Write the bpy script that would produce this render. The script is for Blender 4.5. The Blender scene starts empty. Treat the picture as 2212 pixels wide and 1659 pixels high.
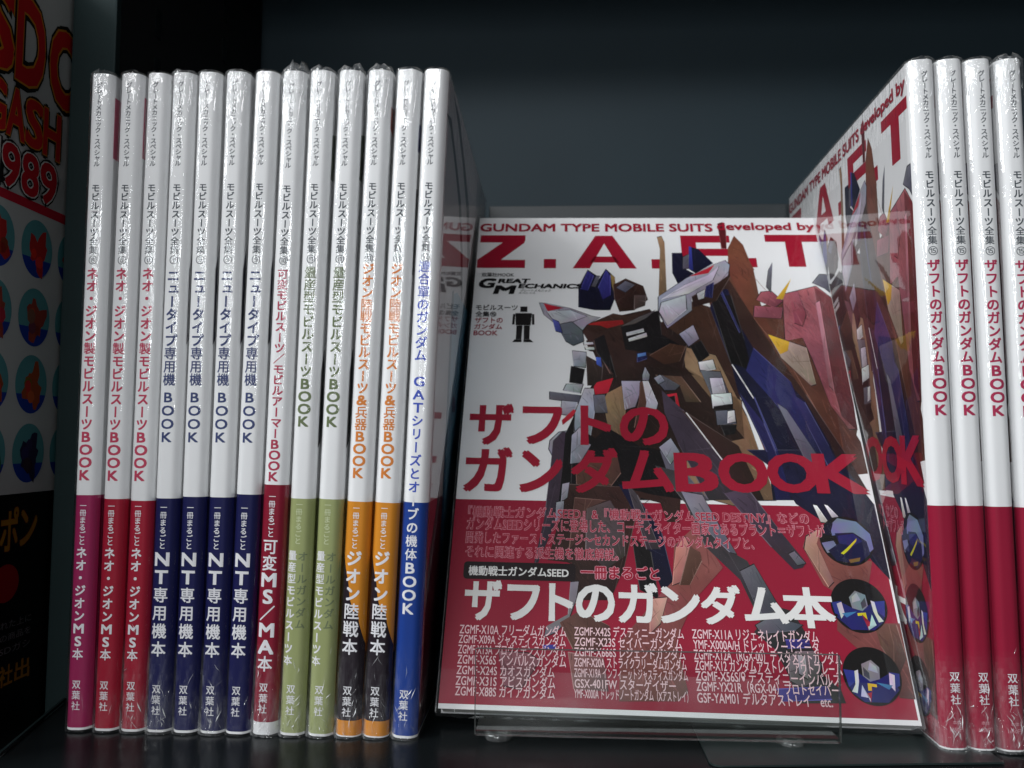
import bpy, bmesh, math, random
from mathutils import Vector, Matrix, noise

# ------------------------------------------------------------------ camera, world, lamps, exposure
scene = bpy.context.scene
COL = scene.collection
cam_data = bpy.data.cameras.new('camera')
cam = bpy.data.objects.new('camera', cam_data)
COL.objects.link(cam)
YAW, PITCH, ROLL = 0.0490, 0.0647, 0.0053
fwd = Vector((-math.sin(YAW) * math.cos(PITCH), math.cos(YAW) * math.cos(PITCH), math.sin(PITCH)))
r0 = Vector((math.cos(YAW), math.sin(YAW), 0))
u0 = r0.cross(fwd)
rr = r0 * math.cos(ROLL) + u0 * math.sin(ROLL)
uu = -r0 * math.sin(ROLL) + u0 * math.cos(ROLL)
m = Matrix((rr, uu, -fwd)).transposed().to_4x4()
m.translation = Vector((0, -0.309, 0.1133))
cam.matrix_world = m
cam_data.sensor_width = 36.0
cam_data.lens = 36.0 * 1755.8 / 2212.0
cam_data.clip_start = 0.01
cam_data.clip_end = 60.0
cam_data.dof.use_dof = True
cam_data.dof.focus_distance = 0.315
cam_data.dof.aperture_fstop = 16.0
scene.camera = cam

world = bpy.data.worlds.new('World')
scene.world = world
world.use_nodes = True
bg = world.node_tree.nodes['Background']
bg.inputs['Color'].default_value = (0.86, 0.93, 1.0, 1)
bg.inputs['Strength'].default_value = 0.055

scene.view_settings.view_transform = 'Standard'
scene.view_settings.look = 'None'
scene.view_settings.exposure = 0.0
scene.view_settings.gamma = 1.0
scene.cycles.use_denoising = True
scene.cycles.max_bounces = 8
scene.cycles.transparent_max_bounces = 24
scene.cycles.sample_clamp_indirect = 4.0


def area_lamp(name, loc, target, sx, sy, power, color):
    d = bpy.data.lights.new(name, 'AREA')
    d.shape = 'RECTANGLE'
    d.size, d.size_y = sx, sy
    d.energy = power
    d.color = color
    o = bpy.data.objects.new(name, d)
    COL.objects.link(o)
    o.location = loc
    o.rotation_euler = (Vector(target) - Vector(loc)).to_track_quat('-Z', 'Y').to_euler()
    return o


# the shop's broad bright front at left, an added frontal fill strip, two long rows of ceiling tubes down the aisle
area_lamp('key_and_fill_lamp', (-1.80, -0.85, 1.20), (0, 0, 0.14), 1.0, 0.8, 46.0, (0.96, 0.985, 1.0))
area_lamp('key_and_fill_lamp', (-0.50, -1.55, 1.02), (0, 0, 0.14), 1.3, 0.16, 15.0, (0.98, 0.985, 1.0))  # fill strip added to brighten spines and face-out cover from the front
area_lamp('ceiling_tube', (-0.12, -15.0, 1.50), (-0.12, -15.0, 0), 0.50, 20.0, 1150.0, (0.93, 0.97, 1.0))
area_lamp('ceiling_tube', (-2.6, -15.0, 1.50), (-2.6, -15.0, 0), 0.50, 20.0, 500.0, (0.93, 0.97, 1.0))


# ------------------------------------------------------------------ materials
def lin(c):
    c = c / 255.0
    return c / 12.92 if c <= 0.04045 else ((c + 0.055) / 1.055) ** 2.4


def rgb(r, g, b):
    return (lin(r), lin(g), lin(b))


def new_mat(name):
    mt = bpy.data.materials.new(name)
    mt.use_nodes = True
    nt = mt.node_tree
    nt.nodes.clear()
    out = nt.nodes.new('ShaderNodeOutputMaterial')
    return mt, nt, out


def bsdf_mat(name, color, rough=0.5, metal=0.0, spec=0.5, mottle=0.0, scale=40.0, bump=0.0, bump_scale=400.0, stretch=(1, 1, 1), coat=0.0):
    mt, nt, out = new_mat(name)
    N, L = nt.nodes, nt.links
    b = N.new('ShaderNodeBsdfPrincipled')
    L.new(b.outputs[0], out.inputs[0])
    b.inputs['Roughness'].default_value = rough
    b.inputs['Metallic'].default_value = metal
    b.inputs['Specular IOR Level'].default_value = spec
    b.inputs['Coat Weight'].default_value = coat
    tc = N.new('ShaderNodeTexCoord')
    mp = N.new('ShaderNodeMapping')
    mp.inputs['Scale'].default_value = stretch
    L.new(tc.outputs['Object'], mp.inputs[0])
    nz = N.new('ShaderNodeTexNoise')
    nz.inputs['Scale'].default_value = scale
    nz.inputs['Detail'].default_value = 6
    L.new(mp.outputs[0], nz.inputs['Vector'])
    mx = N.new('ShaderNodeMix')
    mx.data_type = 'RGBA'
    mx.inputs[6].default_value = tuple(max(0, c * (1 - mottle)) for c in color) + (1,)
    mx.inputs[7].default_value = tuple(c * (1 + mottle) for c in color) + (1,)
    L.new(nz.outputs['Fac'], mx.inputs[0])
    L.new(mx.outputs[2], b.inputs['Base Color'])
    if bump:
        n2 = N.new('ShaderNodeTexNoise')
        n2.inputs['Scale'].default_value = bump_scale
        L.new(mp.outputs[0], n2.inputs['Vector'])
        bp = N.new('ShaderNodeBump')
        bp.inputs['Strength'].default_value = bump
        bp.inputs['Distance'].default_value = 0.0005
        L.new(n2.outputs['Fac'], bp.inputs['Height'])
        L.new(bp.outputs[0], b.inputs['Normal'])
    return mt


def ink_mat(name, painterly):
    """printed card: the ink colour comes with the mesh (flat print)"""
    mt, nt, out = new_mat(name)
    N, L = nt.nodes, nt.links
    b = N.new('ShaderNodeBsdfPrincipled')
    b.inputs['Roughness'].default_value = 0.38
    b.inputs['Specular IOR Level'].default_value = 0.15
    at = N.new('ShaderNodeVertexColor')
    at.layer_name = 'ink'
    tc = N.new('ShaderNodeTexCoord')
    L.new(b.outputs[0], out.inputs[0])
    src = at.outputs[0]
    steps = ((38.0, 0.72, 1.30), (90.0, 0.86, 1.14)) if painterly else ((30.0, 0.965, 1.02),)
    for sc, lo, hi in steps:
        nz = N.new('ShaderNodeTexNoise')
        nz.inputs['Scale'].default_value = sc
        nz.inputs['Detail'].default_value = 5
        nz.inputs['Distortion'].default_value = 0.1 if painterly else 0
        L.new(tc.outputs['Object'], nz.inputs['Vector'])
        mr = N.new('ShaderNodeMapRange')
        mr.inputs[1].default_value, mr.inputs[2].default_value = 0.3, 0.7
        mr.inputs[3].default_value, mr.inputs[4].default_value = lo, hi
        L.new(nz.outputs['Fac'], mr.inputs[0])
        vm = N.new('ShaderNodeVectorMath')
        vm.operation = 'SCALE'
        L.new(src, vm.inputs[0])
        L.new(mr.outputs[0], vm.inputs['Scale'])
        src = vm.outputs[0]
    L.new(src, b.inputs['Base Color'])
    return mt


def film_mat(name, base=0.055, rough=0.05, bump=0.55, scale=(260, 260, 60), haze=0.001, tint=(1, 1, 1), dist=0.0006, power=5.0):
    mt, nt, out = new_mat(name)
    N, L = nt.nodes, nt.links
    tc = N.new('ShaderNodeTexCoord')
    mp = N.new('ShaderNodeMapping')
    mp.inputs['Scale'].default_value = scale
    L.new(tc.outputs['Object'], mp.inputs[0])
    nz = N.new('ShaderNodeTexNoise')
    nz.inputs['Scale'].default_value = 1.0
    nz.inputs['Detail'].default_value = 4
    nz.inputs['Distortion'].default_value = 0.8
    L.new(mp.outputs[0], nz.inputs['Vector'])
    bp = N.new('ShaderNodeBump')
    bp.inputs['Strength'].default_value = bump
    bp.inputs['Distance'].default_value = dist
    L.new(nz.outputs['Fac'], bp.inputs['Height'])
    at = N.new('ShaderNodeVertexColor')
    at.layer_name = 'ink'
    sep = N.new('ShaderNodeSeparateColor')
    L.new(at.outputs[0], sep.inputs[0])
    ma = N.new('ShaderNodeMath')
    ma.operation = 'MULTIPLY_ADD'
    ma.inputs[1].default_value = 9.0 * bump
    ma.inputs[2].default_value = bump
    ma.use_clamp = False
    L.new(sep.outputs[0], ma.inputs[0])
    dm = N.new('ShaderNodeMath')
    dm.operation = 'MULTIPLY'
    dm.inputs[1].default_value = dist
    L.new(ma.outputs[0], dm.inputs[0])
    bp.inputs['Strength'].default_value = 1.0
    L.new(dm.outputs[0], bp.inputs['Distance'])
    geo = N.new('ShaderNodeNewGeometry')
    dot = N.new('ShaderNodeVectorMath')
    dot.operation = 'DOT_PRODUCT'
    L.new(bp.outputs[0], dot.inputs[0])
    L.new(geo.outputs['Incoming'], dot.inputs[1])

    def mth(op, a, bb=None, clamp=False):
        n = N.new('ShaderNodeMath')
        n.operation = op
        n.use_clamp = clamp
        for i, v in enumerate((a, bb)):
            if v is None:
                continue
            if isinstance(v, (int, float)):
                n.inputs[i].default_value = v
            else:
                L.new(v, n.inputs[i])
        return n.outputs[0]
    ab = mth('ABSOLUTE', dot.outputs['Value'])
    p5 = mth('POWER', mth('SUBTRACT', 1.0, ab, True), power)
    fac = mth('ADD', mth('MULTIPLY', p5, 1 - base), base, True)
    tr = N.new('ShaderNodeBsdfTransparent')
    tr.inputs[0].default_value = tint + (1,)
    gl = N.new('ShaderNodeBsdfGlossy')
    gl.inputs['Roughness'].default_value = rough
    L.new(bp.outputs[0], gl.inputs['Normal'])
    mix = N.new('ShaderNodeMixShader')
    L.new(fac, mix.inputs[0])
    L.new(tr.outputs[0], mix.inputs[1])
    L.new(gl.outputs[0], mix.inputs[2])
    df = N.new('ShaderNodeBsdfDiffuse')
    df.inputs[0].default_value = (0.8, 0.82, 0.84, 1)
    hz = mth('ADD', mth('MULTIPLY', sep.outputs[0], mth('MULTIPLY', mth('POWER', nz.outputs['Fac'], 3.0), 0.65)), haze, True)
    mix2 = N.new('ShaderNodeMixShader')
    L.new(hz, mix2.inputs[0])
    L.new(mix.outputs[0], mix2.inputs[1])
    L.new(df.outputs[0], mix2.inputs[2])
    L.new(mix2.outputs[0], out.inputs[0])
    return mt


INK = ink_mat('printed_card', False)
ART_INK = ink_mat('printed_artwork', True)
FILM = film_mat('shrink_wrap_film')
FILM_FLAT = film_mat('taut_wrap_film', base=0.04, rough=0.03, bump=0.25, scale=(30, 30, 18), haze=0.003, dist=0.0008)
FILM_SIDE = film_mat('flat_wrap_film', base=0.05, rough=0.03, bump=0.12, scale=(60, 60, 40), haze=0.002, dist=0.0004, power=4.0)
ACRYLIC = film_mat('clear_acrylic', base=0.022, rough=0.02, bump=0.0, haze=0.001, tint=(0.95, 0.965, 0.96))
ACRYLIC_EDGE = bsdf_mat('acrylic_cut_edge', (0.045, 0.05, 0.048), 0.3)
RUBBER = film_mat('clear_rubber', base=0.06, rough=0.15, bump=0.2, haze=0.03, tint=(0.75, 0.74, 0.68))
PAPER = bsdf_mat('page_edges', (0.55, 0.54, 0.50), 0.8, mottle=0.12, scale=900, stretch=(6, .2, .2))
SHELF = bsdf_mat('black_shelf_enamel', (0.007, 0.009, 0.010), 0.24, spec=0.07, mottle=0.35, scale=60, bump=0.12, bump_scale=900, stretch=(1, .35, 1))
PANEL = bsdf_mat('slate_back_panel', (0.021, 0.038, 0.049), 0.55, spec=0.2, mottle=0.10, scale=18, bump=0.10, bump_scale=1500)
POST = bsdf_mat('slate_post_enamel', (0.015, 0.026, 0.027), 0.6, spec=0.08, mottle=0.12, scale=25, bump=0.1, bump_scale=900)
BLACK = bsdf_mat('matt_black_enamel', (0.006, 0.006, 0.007), 0.6, spec=0.3, mottle=0.2)
PLATE = bsdf_mat('bookend_steel', (0.020, 0.030, 0.030), 0.30, metal=0.0, spec=0.25, mottle=0.15, scale=120, bump=0.06, bump_scale=1200)


# ------------------------------------------------------------------ mesh helpers (all in millimetres)
class MB:
    def __init__(self):
        self.v, self.f, self.c = [], [], []

    def face(self, pts, col=(0, 0, 0)):
        n = len(self.v)
        self.v += [tuple(p) for p in pts]
        self.f.append(tuple(range(n, n + len(pts))))
        self.c.append(col)

    def grid(self, rows, colf, closed=False):
        """rows: list of point lists; colf(i,j) -> colour"""
        n0 = len(self.v)
        w = len(rows[0])
        for r in rows:
            self.v += [tuple(p) for p in r]
        for i in range(len(rows) - 1):
            for j in range(w if closed else w - 1):
                k = (j + 1) % w
                self.f.append((n0 + i * w + j, n0 + i * w + k, n0 + (i + 1) * w + k, n0 + (i + 1) * w + j))
                self.c.append(colf(i, j))

    def box(self, a, b, col=(0, 0, 0)):
        x0, y0, z0 = a
        x1, y1, z1 = b
        p = [(x0, y0, z0), (x1, y0, z0), (x1, y1, z0), (x0, y1, z0), (x0, y0, z1), (x1, y0, z1), (x1, y1, z1), (x0, y1, z1)]
        n = len(self.v)
        self.v += p
        for q in ((0, 3, 2, 1), (4, 5, 6, 7), (0, 1, 5, 4), (1, 2, 6, 5), (2, 3, 7, 6), (3, 0, 4, 7)):
            self.f.append(tuple(n + i for i in q))
            self.c.append(col)

    def add(self, verts, faces, col):
        n = len(self.v)
        self.v += verts
        self.f += [tuple(n + i for i in f) for f in faces]
        self.c += [col] * len(faces)

    def mesh(self, name, mat, smooth=False, bevel=0.0):
        me = bpy.data.meshes.new(name)
        me.from_pydata([(x * .001, y * .001, z * .001) for x, y, z in self.v], [], self.f)
        me.materials.append(mat)
        ca = me.color_attributes.new('ink', 'FLOAT_COLOR', 'CORNER')
        buf = []
        for f, c in zip(self.f, self.c):
            if isinstance(c, list):          # one ink per corner
                for q in c:
                    buf += [q[0], q[1], q[2], 1.0]
            else:
                buf += [c[0], c[1], c[2], 1.0] * len(f)
        ca.data.foreach_set('color', buf)
        if bevel:
            bm = bmesh.new()
            bm.from_mesh(me)
            bmesh.ops.bevel(bm, geom=bm.edges[:], offset=bevel * .001, segments=2, affect='EDGES', profile=.7)
            bm.to_mesh(me)
            bm.free()
        if smooth:
            me.polygons.foreach_set('use_smooth', [True] * len(me.polygons))
        return me

    def build(self, name, mat, parent=None, **k):
        o = bpy.data.objects.new(name, self.mesh(name, mat, **k))
        COL.objects.link(o)
        if parent is not None:
            o.parent = parent
        return o


def part_from(name, me, parent):
    o = bpy.data.objects.new(name, me)
    COL.objects.link(o)
    o.parent = parent
    return o


def empty(name, label, cat, group=None):
    o = bpy.data.objects.new(name, None)
    o.empty_display_size = 0.02
    COL.objects.link(o)
    o['label'] = label
    o['category'] = cat
    if group:
        o['group'] = group
    return o


def tag(o, label, cat=None, kind=None):
    o['label'] = label
    if cat:
        o['category'] = cat
    if kind:
        o['kind'] = kind
    return o


# ------------------------------------------------------------------ lettering
GLYPH = {}


def text_mesh(s, bold=0.0, both=False):
    """outlines of a word; bold strikes it several times, each shifted by the weight and a hair nearer"""
    key = (s, bold)
    if key in GLYPH:
        return GLYPH[key]
    if (s, 0.0) not in GLYPH:
        cu = bpy.data.curves.new('lettering', 'FONT')
        cu.body = s
        cu.size = 1
        cu.resolution_u = 3
        o = bpy.data.objects.new('lettering', cu)
        COL.objects.link(o)
        me = o.to_mesh()
        vs = [(v.co.x, v.co.y, 0) for v in me.vertices]
        fs = [tuple(p.vertices) for p in me.polygons]
        o.to_mesh_clear()
        bpy.data.objects.remove(o)
        bpy.data.curves.remove(cu)
        GLYPH[(s, 0.0)] = (vs, fs)
    vs, fs = GLYPH[(s, 0.0)]
    if bold > 0:
        n = 4 if bold < .065 else 8
        V, F = list(vs), list(fs)
        for k in range(n):
            a = math.pi / 4 + k * 2 * math.pi / n
            b = len(V)
            V += [(x + bold * math.cos(a), y + bold * math.sin(a), k + 1) for x, y, _ in vs]
            F += [tuple(i + b for i in f) for f in fs]
        GLYPH[key] = (V, F)
    return GLYPH[key]


LAY = .001


def fit_text(mb, s, x0, y0, x1, y1, col, bold=0.0, off=0.0, shear=0.0):
    vs, fs = text_mesh(s, bold)
    ax, bx = min(v[0] for v in vs), max(v[0] for v in vs)
    ay, by = min(v[1] for v in vs), max(v[1] for v in vs)
    sx, sy = (x1 - x0) / (bx - ax), (y1 - y0) / (by - ay)
    mb.add([(x0 + (x - ax) * sx + shear * (y - ay) * sy, off - LAY * q, y0 + (y - ay) * sy) for x, y, q in vs], fs, col)


def v_text(mb, s, cx, top, bot, size, col, bold=0.015, latin=0.78, squash=1.0):
    """upright Japanese setting, one character under another; top/bot measured down from the head of the book"""
    n = len(s)
    pitch = (bot - top) / n
    for i, ch in enumerate(s):
        cz = 257.0 - (top + pitch * (i + .5))
        if ch in ' 　':
            continue
        vs, fs = text_mesh(ch, round(bold * (.55 if ord(ch) >= 0x4e00 else 1), 4))
        if ord(ch) < 0x250:
            ax, bx = min(v[0] for v in vs), max(v[0] for v in vs)
            ay, by = min(v[1] for v in vs), max(v[1] for v in vs)
            k = size * latin / .70
            pts = [(cx + (x - (ax + bx) / 2) * k * 1.22, -LAY * q, cz + (y - (ay + by) / 2) * k) for x, y, q in vs]
        elif ch in 'ー〜（）':
            pts = [(cx + (y - .384) * size, -LAY * q, cz - (x - .5) * size * squash) for x, y, q in vs]
        else:
            dx, dy = (.08, .08) if ch in 'ャュョッィェァ' else (0, 0)
            pts = [(cx + (x - .5 + dx) * size, -LAY * q, cz + (y - .365 + dy) * size * squash) for x, y, q in vs]
        mb.add(pts, fs, col)


def slice_x(mb, xs):
    """cut lettering along upright planes so that it can follow the rounded spine"""
    bm = bmesh.new()
    lay = bm.loops.layers.float_color.new('c')
    vv = [bm.verts.new(p) for p in mb.v]
    for f, c in zip(mb.f, mb.c):
        try:
            bf = bm.faces.new([vv[i] for i in f])
        except ValueError:
            continue
        for l in bf.loops:
            l[lay] = (*c, 1)
    for x in xs:
        bmesh.ops.bisect_plane(bm, geom=bm.verts[:] + bm.edges[:] + bm.faces[:], plane_co=(x, 0, 0), plane_no=(1, 0, 0), dist=1e-5)
    out = MB()
    bm.verts.index_update()
    out.v = [tuple(v.co) for v in bm.verts]
    for f in bm.faces:
        out.f.append(tuple(v.index for v in f.verts))
        out.c.append(tuple(f.loops[0][lay])[:3])
    bm.free()
    return out

# printed matter of the front cover: (style, words, left, bottom, right, top) in mm
TEXTS=[
('head','GUNDAM TYPE MOBILE SUITS',0.7,246.8,126.6,252.6),
('head','developed by',129.0,246.3,181.9,253.3),
('z','Z',0.5,221.2,26.2,244.3),
('z','.',36.1,221.1,42.6,227.5),
('z','A',51.4,221.1,85.0,244.0),
('z','.',92.9,221.1,99.8,227.5),
('z','F',109.0,225.5,134.9,244.2),
('z','.',140.0,222.2,147.6,228.5),
('z','T',153.5,222.6,182.9,244.8),
('k','双葉社MOOK',3.5,215.0,20.6,217.8),
('logo','G',1.7,207.4,11.9,213.9),
('logo','REAT',12.3,210.7,29.5,213.7),
('logo','M',10.1,203.5,22.4,209.2),
('logo','ECHANICS',23.0,207.3,56.8,210.4),
('logo','グレートメカニック',24.3,205.0,40.3,206.6),
('logo','スペシャル',23.3,203.6,32.5,204.8),
('k','モビルスーツ',1.9,193.0,23.4,196.5),
('k','全集⑮',1.9,188.8,12.6,192.2),
('r','ザフトの',1.9,184.8,16.1,188.3),
('r','ガンダム',1.9,180.9,16.0,184.3),
('r','BOOK',1.8,177.1,13.9,180.1),
('R','ザ',3.3,115.2,24.0,137.4),
('R','フ',28.1,116.0,46.9,136.2),
('R','ト',55.2,116.0,69.6,137.0),
('R','の',73.4,116.3,95.8,136.6),
('R','ガ',2.7,91.6,24.4,114.2),
('R','ン',27.9,91.8,47.2,112.8),
('R','ダ',50.9,92.0,72.1,114.7),
('R','ム',73.7,93.1,96.6,113.8),
('R','B',97.2,93.6,116.3,112.8),
('R','O',116.5,93.6,138.3,113.1),
('R','O',137.9,94.0,159.8,113.3),
('R','K',158.4,94.1,182.6,113.5),
('o','『機動戦士ガンダムSEED』&『機動戦士ガンダムSEED DESTINY』などの',5.9,79.3,152.9,84.9),
('o','ガンダムSEEDシリーズに登場した、コーディネイター国家であるプラント＝ザフトが',5.7,73.4,158.7,79.5),
('o','開発したファーストステージ〜セカンドステージのガンダムタイプと、',5.8,67.4,128.4,73.0),
('o','それに関連する派生機を徹底解説。',6.1,61.0,71.2,66.6),
('w','機動戦士ガンダムSEED',8.0,53.2,50.2,57.5),
('O','一冊まるごと',55.0,52.8,88.2,59.1),
('W','ザ',7.2,34.4,22.6,51.4),
('W','フ',24.8,34.9,38.4,49.8),
('W','ト',42.1,35.0,52.1,50.7),
('W','の',53.2,35.2,69.2,50.7),
('W','ガ',70.5,35.1,86.8,51.9),
('W','ン',87.6,35.5,103.8,50.7),
('W','ダ',104.0,35.5,120.3,52.0),
('W','ム',121.2,36.5,138.7,51.4),
('W','本',136.9,35.2,157.4,51.9),
('l','ZGMF-X10A フリーダムガンダム',6.2,28.6,49.4,33.2),
('l','ZGMF-X09A ジャスティスガンダム',6.1,24.7,49.2,29.1),
('l','ZGMF-X13A プロヴィデンスガンダム',6.1,20.6,49.2,25.2),
('l','ZGMF-X56S インパルスガンダム',6.2,16.7,49.4,21.2),
('l','ZGMF-X24S カオスガンダム',6.2,12.7,44.9,17.0),
('l','ZGMF-X31S アビスガンダム',6.1,8.6,45.2,13.0),
('l','ZGMF-X88S ガイアガンダム',6.2,4.7,45.1,9.1),
('l','ZGMF-X42S デスティニーガンダム',52.6,29.2,96.3,33.6),
('l','ZGMF-X23S セイバーガンダム',52.7,25.1,95.3,29.5),
('l','ZGMF-X666S レジェンドガンダム',52.6,21.1,96.4,25.5),
('l','ZGMF-X20A ストライクフリーダムガンダム',52.6,17.1,96.6,21.4),
('l','ZGMF-X19A インフィニットジャスティスガンダム',52.6,13.0,96.8,17.4),
('l','GSX-401FW スターゲイザー',52.8,9.1,91.9,13.3),
('l','YMF-X000A ドレッドノートガンダム（Xアストレイ）',52.6,5.2,96.4,9.6),
('l','ZGMF-X11A リジェネレイトガンダム',99.6,29.4,149.1,34.2),
('l','YMF-X000A/H ドレッドノートイータ',99.8,25.4,148.6,29.8),
('l','ZGMF-X12A（RGX-00）テスタメントガンダム',99.7,21.1,156.7,26.3),
('l','ZGMF-X12 ガンダムアストレイ アウトフレーム',99.8,17.2,156.2,22.0),
('l','ZGMF-X56S/θ デスティニーインパルス',99.8,13.2,155.0,18.0),
('l','ZGMF-YX21R（RGX-04）プロトセイバー',99.8,9.3,153.6,14.0),
('l','GSF-YAM01 デルタアストレイ　etc.',99.8,5.2,150.7,9.9),
]

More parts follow.
